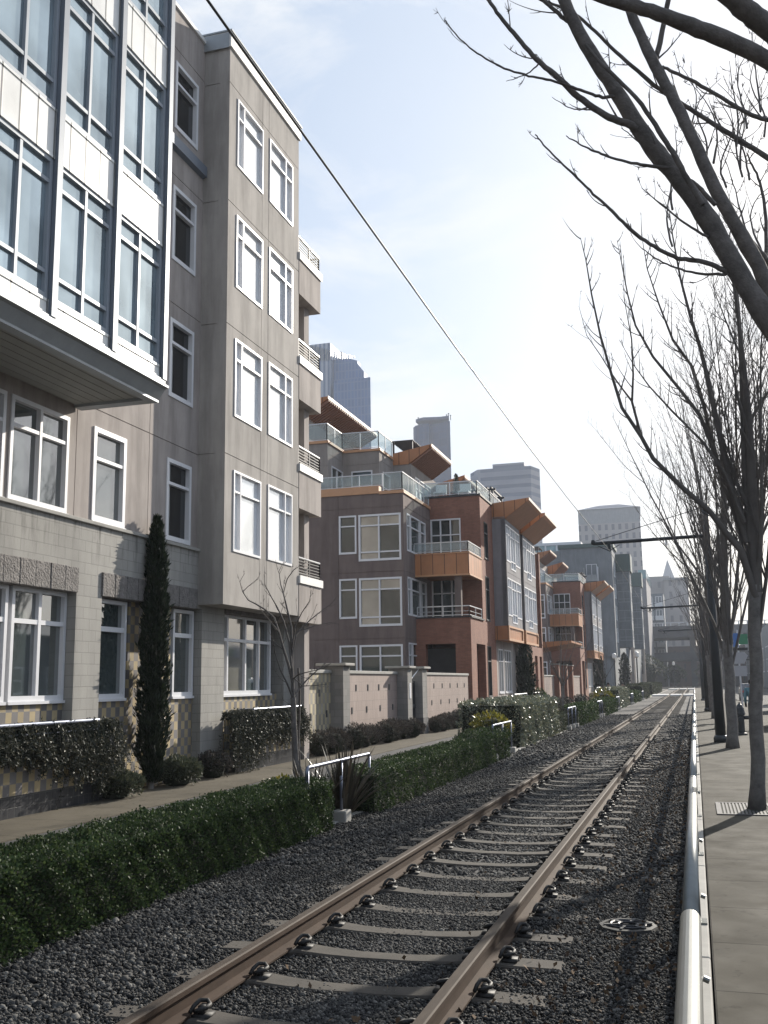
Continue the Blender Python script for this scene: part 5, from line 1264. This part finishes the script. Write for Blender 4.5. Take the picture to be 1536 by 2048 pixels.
# young tree in the planting strip, traced
YT = thing('young_tree', 'young bare tree in the planting strip by the second planter', 'tree', (-5.95,14.8,-.2), 'young bare trees in the planting strip')
C7 = lambda s: [(400+a*280/1509,1180+b*280/1509) for a,b in s]
yb = Br(); yr = np.random.default_rng(8)
MB().tube([(-5.94,14.8,-.2)]+px_path(C7([(1040,2040),(1025,1700),(1010,1400),(1005,1160)]),14.8,14.8),[.062,.055,.05,.046,.045],12).build('trunk', m['bark3'], YT, smooth=True)
def yl(s,y1,r0,r1,tw=4.,L=.3):
    P = np.array(px_path(C7(s),14.8,y1)); yb.tube(P,r0,r1,7); ln = np.linalg.norm(np.diff(P,axis=0),axis=1).sum(); twigs(yb,yr,P,min(r0,.012),int(ln*tw)+1,L,0,.2)
for s,y1,r0 in (([(1005,1170),(940,1010),(870,870),(810,680),(790,560)],14.4,.018),([(1005,1160),(1000,1000),(960,830),(890,600),(850,450),(800,300),(700,210),(600,150),(520,110),(460,20),(430,-90),(480,-180)],14.9,.026),
  ([(1000,1000),(990,700),(985,400),(950,250),(920,120),(900,30),(940,-120),(1010,-220),(1150,-300)],15.1,.024),([(990,850),(960,560),(900,330),(830,180),(760,60),(700,-60),(690,-170)],14.6,.018),
  ([(1005,1150),(1060,1080),(1150,970),(1280,850),(1430,780)],15.3,.020),([(1000,960),(1060,910),(1180,880),(1320,850),(1400,800)],14.3,.012),([(990,700),(1040,480),(1080,430),(1180,330),(1290,240),(1400,160),(1450,110)],15.4,.015),
  ([(985,560),(1060,440),(1140,420),(1250,380),(1400,350),(1500,370)],15.2,.010),([(990,650),(1030,380),(1100,240),(1180,120),(1200,0)],14.5,.012),([(920,120),(870,-60),(850,-200),(900,-300)],15.2,.011),([(460,20),(520,-40),(620,-120)],14.9,.008),([(850,450),(760,340),(680,250),(640,180)],14.6,.009),([(890,640),(820,580),(740,540)],14.6,.008),([(985,1250),(940,1215),(890,1185)],14.7,.006),
  ([(1000,940),(1110,1035),(1240,1030),(1370,1015)],14.6,.010)):
    yl(s,y1,r0,.003)
yb.build('crown', m['twig'], YT)
ST = Br(); 
MB().tube([(-5.80,15.0,-.2)]+px_path(C7([(1075,1900),(1060,1600),(1070,1400),(1075,1100),(1060,840)]),15.0,15.0),.018,8).build('second_stem', m['twig'], YT)
def young(x,y,h,seed,label):
    rg = np.random.default_rng(seed); r = thing('young_tree', label, 'tree', (x,y,-.2), 'young bare trees in the planting strip'); br = Br()
    MB().tube([(x,y,-.2),(x+.02,y,h*.35)],[.06,.045],8).build('trunk', m['bark2'], r)
    for i in range(7):
        az = i*.9+seed; P = grow(rg,np.array([x+.02,y,h*.35-.05*i*.3]),np.array([math.cos(az)*.5,math.sin(az)*.5,1.]),h*.6,8,.3,.07); br.tube(P,.022,.004,5); twigs(br,rg,P,.012,12,.5,1,.15)
    br.build('crown', m['twig'], r)
young(-5.6,45.2,4.4,3,'young bare tree beside the third handrail'); young(-6.,71.,4.6,6,'distant young bare tree by the far pale hedge'); young(-9.4,77.,4.,9,'small bare tree against the far garden wall')
# ------------------------------------------------------------------ street things on the right
r = thing('tree_grate','slotted iron tree grate around the nearest trunk','tree grate',(.8,15.35,-.05))
mb = MB()
for i in range(26):
    xx = .22+i*.047
    if .64 < xx < .97: mb.box(xx,xx+.026,14.72,15.1,-.05,-.038); mb.box(xx,xx+.026,15.6,15.98,-.05,-.038)
    else: mb.box(xx,xx+.026,14.72,15.98,-.05,-.038)
mb.box(.18,1.46,14.66,14.72,-.05,-.036); mb.box(.18,1.46,15.98,16.04,-.05,-.036); mb.box(.18,.22,14.72,15.98,-.05,-.036); mb.box(1.44,1.48,14.72,15.98,-.05,-.036); mb.box(.22,1.44,15.32,15.36,-.05,-.034) if False else None
mb.build('grate_bars', m['worn_iron'], r)
MB().box(.2,1.46,14.7,16.,-.049,-.046).build('pit_soil', m['core'], r)
r = thing('fire_hydrant','dark fire hydrant on the sidewalk beyond the second tree','fire hydrant',(1.34,35.2,-.05))
hx,hy = 1.34,35.2
MB().lathe((hx,hy,-.05),[(.19,0),(.19,.06),(.12,.08),(.12,.62),(.16,.64),(.16,.7),(.15,.74),(.13,.86),(.07,.96),(.03,.99),(.03,1.04)],14).build('barrel', m['pole'], r, smooth=False)
mb = MB(); mb.tube([(hx-.26,hy,.5),(hx+.26,hy,.5)],.06,10); mb.tube([(hx,hy,.45),(hx,hy-.24,.45)],.08,12); mb.tube([(hx+.26,hy,.5),(hx+.32,hy,.5)],.035,6); mb.build('nozzle', m['pole'], r)
m['signblue'] = plain('blue_sign', (.06,.16,.42), .4, var=.05, bump=0); m['signgreen'] = plain('green_sign', (.05,.22,.12), .4, var=.05, bump=0); m['signback'] = plain('bare_sign_back', (.36,.37,.40), .4, .4, var=.06, bump=0)
r = thing('sign_post','grey sign post with blue and green panels above two bare sign backs','sign',(1.95,48.,-.05))
sx,sy = 1.95,48.
MB().tube([(sx,sy,-.05),(sx,sy,3.9)],.04,8).build('post', m['rail_w'], r)
MB().box(sx-.42,sx+.02,sy-.04,sy-.02,3.15,3.75).build('sign_panel', m['signblue'], r); MB().box(sx+.04,sx+.42,sy-.04,sy-.02,3.25,3.7).build('sign_panel', m['signgreen'], r)
MB().box(sx-.4,sx+.4,sy-.05,sy-.03,2.98,3.1).build('sign_panel', m['rail_d'], r)
MB().prism([(sx-.38,2.75),(sx-.22,2.4),(sx+.22,2.4),(sx+.38,2.75),(sx+.25,2.9),(sx-.25,2.9)],'y',sy-.045,sy-.03).build('sign_panel', m['signback'], r)
MB().box(sx-.3,sx+.3,sy-.045,sy-.03,1.85,2.3).build('sign_panel', m['signback'], r)
# vehicles
m['carwhite'] = plain('white_car_paint', (.75,.76,.78), .25, var=.03, bump=0); m['cardark'] = plain('dark_car_paint', (.03,.035,.05), .2, var=.05, bump=0); m['carred'] = plain('maroon_car_paint', (.14,.04,.05), .25, var=.05, bump=0); m['cargrey'] = plain('silver_car_paint', (.38,.39,.41), .25, .5, var=.04, bump=0)
m['tyre'] = plain('rubber', (.02,.02,.021), .8, bump=0); m['lampred'] = plain('red_tail_lamp', (.35,.02,.02), .25, bump=0)
def car(x,y,rz,paint,label,van=False):
    r = thing('parked_car' if not van else 'passenger_van', label, 'car' if not van else 'van', (0,0,0), 'vehicles on the right'); H = 1.45 if not van else 2.3; L = 4.5 if not van else 6.2
    h = L/2
    if van: prof = [(-h,.35),(-h,1.1),(-h+.1,2.2),(-h+.3,H),(h-1.1,H),(h-.5,1.25),(h,1.05),(h,.35)]; gl = (1.25,2.0)
    else: prof = [(-h,.35),(-h,.85),(-h+.15,.98),(-h+.9,H-.02),(-h+1.3,H),(h-1.9,H),(h-1.15,.98),(h-.1,.82),(h,.6),(h,.35)]; gl = (.98,1.36)
    b = MB().prism(prof,'x',-.88,.88).build('body', m[paint], r, bevel=.05)
    mb = MB()
    if van:
        for s in (-1,1):
            for i in range(4): mb.box(s*.885-.004,s*.885+.004,-2.8+i*1.15,-1.8+i*1.15,*gl)
        mb.box(-.75,.75,-h-.0,-h+.06,1.3,2.05)
    else:
        for s in (-1,1): mb.prism([(-h+.75,gl[0]),(-h+1.15,gl[1]),(h-2.0,gl[1]),(h-1.4,gl[0])],'x',s*.885-.004,s*.885+.004)
        mb.face([(-.72,-h+.20,1.0),(.72,-h+.20,1.0),(.62,-h+.86,H-.06),(-.62,-h+.86,H-.06)]); mb.face([(-.72,h-1.16,1.03),(.72,h-1.16,1.03),(.62,h-1.82,H-.05),(-.62,h-1.82,H-.05)])
    mb.build('window', m['g_dark'], r)
    for s in (-1,1):
        for yy in (-h+.85,h-.85):
            w_ = MB().tube([(s*.70,yy,.33),(s*.90,yy,.33)],.33,18).build('wheel', m['tyre'], r); MB().tube([(s*.895,yy,.33),(s*.91,yy,.33)],.2,12).build('rim', m['rail_w'], w_)
        MB().box(s*.62-.18,s*.62+.18,-h-.02,-h+.03,.7,.86).build('tail_lamp', m['lampred'], r); MB().box(s*.6-.2,s*.6+.2,h-.05,h+.02,.62,.76).build('headlight', m['white'], r)
    MB().box(-.86,.86,-h-.05,-h+.02,.36,.55).build('bumper', m['tyre'], r)
    r.location = (x,y,-.13); r.rotation_euler = (0,0,rz)
car(5.2,62.,0,'carwhite','white passenger van in the lot behind the sign post',True)
car(3.75,41.,0.,'carred','dark maroon car at the right edge of the lot')
car(5.9,52.,0,'cargrey','silver car behind the maroon car')
car(6.4,78.,0,'carwhite','distant white van further down the lot',True)
car(4.6,95.,0,'cardark','distant dark car far down the street')
# people: one skinned body each
def person(x,y,z,h,pose,label,top,legs,skin='skin',hair='hairm',rz=0.):
    r = thing('person', label, 'person', (x,y,z))
    J = {'pel':(0,0,.52),'chest':(0,.0,.74),'neck':(0,.01,.835),'head':(0,.02,.90),'crown':(0,.015,.965)}
    bones = [('pel','chest'),('chest','neck'),('neck','head'),('head','crown')]; R_ = {'pel':.085,'chest':.095,'neck':.036,'head':.055,'crown':.04}
    for s,n in ((-1,'l'),(1,'r')):
        st = pose*s
        J['hip'+n]=(s*.055,0,.5); J['kn'+n]=(s*.057,.03+st*.06,.275); J['an'+n]=(s*.06,-.01+st*.12,.035); J['toe'+n]=(s*.065,.075+st*.12,.015)
        J['sh'+n]=(s*.115,0,.80); J['el'+n]=(s*.145,-.03-st*.05,.63); J['wr'+n]=(s*.135,.05-st*.08,.49); J['ha'+n]=(s*.13,.07-st*.08,.45)
        for a,b in (('pel','hip'+n),('hip'+n,'kn'+n),('kn'+n,'an'+n),('an'+n,'toe'+n),('chest','sh'+n),('sh'+n,'el'+n),('el'+n,'wr'+n),('wr'+n,'ha'+n)): bones.append((a,b))
        for k,v in (('hip',.062),('kn',.042),('an',.028),('toe',.026),('sh',.048),('el',.032),('wr',.022),('ha',.022)): R_[k+n]=v
    names = list(J); me = bpy.data.meshes.new('body'); c,s_ = math.cos(rz),math.sin(rz)
    me.from_pydata([((c*J[n][0]-s_*J[n][1])*h,(s_*J[n][0]+c*J[n][1])*h,J[n][2]*h) for n in names],[(names.index(a),names.index(b)) for a,b in bones],[])
    tm = NT('clothed_figure_'+top); sp = tm.n('ShaderNodeSeparateXYZ'); tm.l(tm.obj(),sp.inputs[0])
    dv = tm.n('ShaderNodeMath',operation='DIVIDE'); tm.l(sp.outputs[2],dv.inputs[0]); dv.inputs[1].default_value = h
    rc = tm.n('ShaderNodeValToRGB'); rc.color_ramp.interpolation='CONSTANT'; e = rc.color_ramp.elements
    cols = {'grey':(.22,.23,.25),'teal':(.10,.20,.24),'black':(.025,.025,.028),'brown':(.09,.07,.05),'jean':(.04,.05,.08)}
    stops = [(0.,(.02,.02,.02)),(.045,cols[legs]),(.53,cols[top]),(.835,(.42,.27,.2))]
    while len(e)<4: e.new(.5)
    for i,(p,cc) in enumerate(stops): e[i].position=p; e[i].color=(*cc,1)
    tm.l(dv.outputs[0],rc.inputs[0]); me.materials.append(tm.fin(rc.outputs[0],.85))
    o = bpy.data.objects.new('body', me); COL.objects.link(o); o.parent = r
    o.modifiers.new('skin','SKIN')
    for i,n in enumerate(names): me.skin_vertices[0].data[i].radius = (R_[n]*h,)*2; me.skin_vertices[0].data[i].use_root = (n=='pel')
    sb = o.modifiers.new('sub','SUBSURF'); sb.levels = 1; sb.render_levels = 2
    hr = MB(); hr.lathe((-s_*.0*h,(.0)*h,.925*h),[(.062*h,-.02*h),(.066*h,.02*h),(.055*h,.055*h),(.02*h,.072*h)],10).build('hair', m['hairm'], r).matrix_parent_inverse = Matrix.Identity(4)
m['hairm'] = plain('dark_hair', (.03,.024,.02), .7, bump=0)
person(1.92,38.3,-.05,1.78,.25,'person in a teal grey jacket standing behind the nearest tree trunk','teal','black')
person(-7.3,92.,-.16,1.72,.8,'person in a grey top walking on the path, leftmost of the far walkers','grey','black')
person(-6.9,87.,-.16,1.75,.9,'person all in black walking on the path between two others','black','black')
person(-6.35,96.,-.16,1.7,.7,'person in brown walking on the path, rightmost of the far walkers','brown','black')
# lamp posts and trees at the far end
for i,(x,y,h,lab) in enumerate(((-6.1,118.,4.2,'slim path lamp beyond the foot crossing hedges'),(-3.9,215.,4.6,'distant lamp post in front of the elevated roadway'),(-9.5,131.,4.4,'slim lamp post beside the grey glass block'))):
    r = thing('path_lamp', lab, 'lamp post', (x,y,-.2), 'path lamps'); MB().tube([(x,y,-.2),(x,y,h)],.07,8).build('post', m['pole'], r); MB().lathe((x,y,h),[(.1,0),(.28,.15),(.25,.6),(.05,.75)],10).build('lamp_head', m['cap'], r)
def farbush(x,y,r_,n,label): bush('far_tree',label,(x,y,r_*1.15),(r_,r_,r_),n,.5,m['leaf_dull'],'far evergreen trees at the roadway',.5,.6,.2,'tree',.6)
farbush(-9.5,232.,3.2,900,'round evergreen at the far end left of the track'); farbush(-14.,240.,3.6,900,'round evergreen left of the far end, farther left'); farbush(-4.5,255.,2.4,600,'small evergreen right at the roadway beside the track'); farbush(3.,250.,2.6,600,'small evergreen at the roadway right of the track')
mb = MB()
m['grass'] = plain('mossy_grass', (.07,.10,.03), .95, var=.35, scale=5., bump=.8, bscale=40.)
sheet('grass_verge', -6.2, -5.0, 60, 140, -.16, m['grass']) 
# ------------------------------------------------------------------ aerial haze
if HAZE:
    hz = MB().box(-330,330,-60,640,-3.,190.).build('haze', [])
    t = bpy.data.materials.new('haze_air'); t.use_nodes = True; nt = t.node_tree; nt.nodes.clear()
    out = nt.nodes.new('ShaderNodeOutputMaterial'); pv = nt.nodes.new('ShaderNodeVolumePrincipled')
    pv.inputs['Color'].default_value = (.80,.87,1.,1); pv.inputs['Density'].default_value = HAZE; pv.inputs['Anisotropy'].default_value = .3
    nt.links.new(pv.outputs[0], out.inputs['Volume']); hz.data.materials.append(t); tag(hz, kind='stuff')
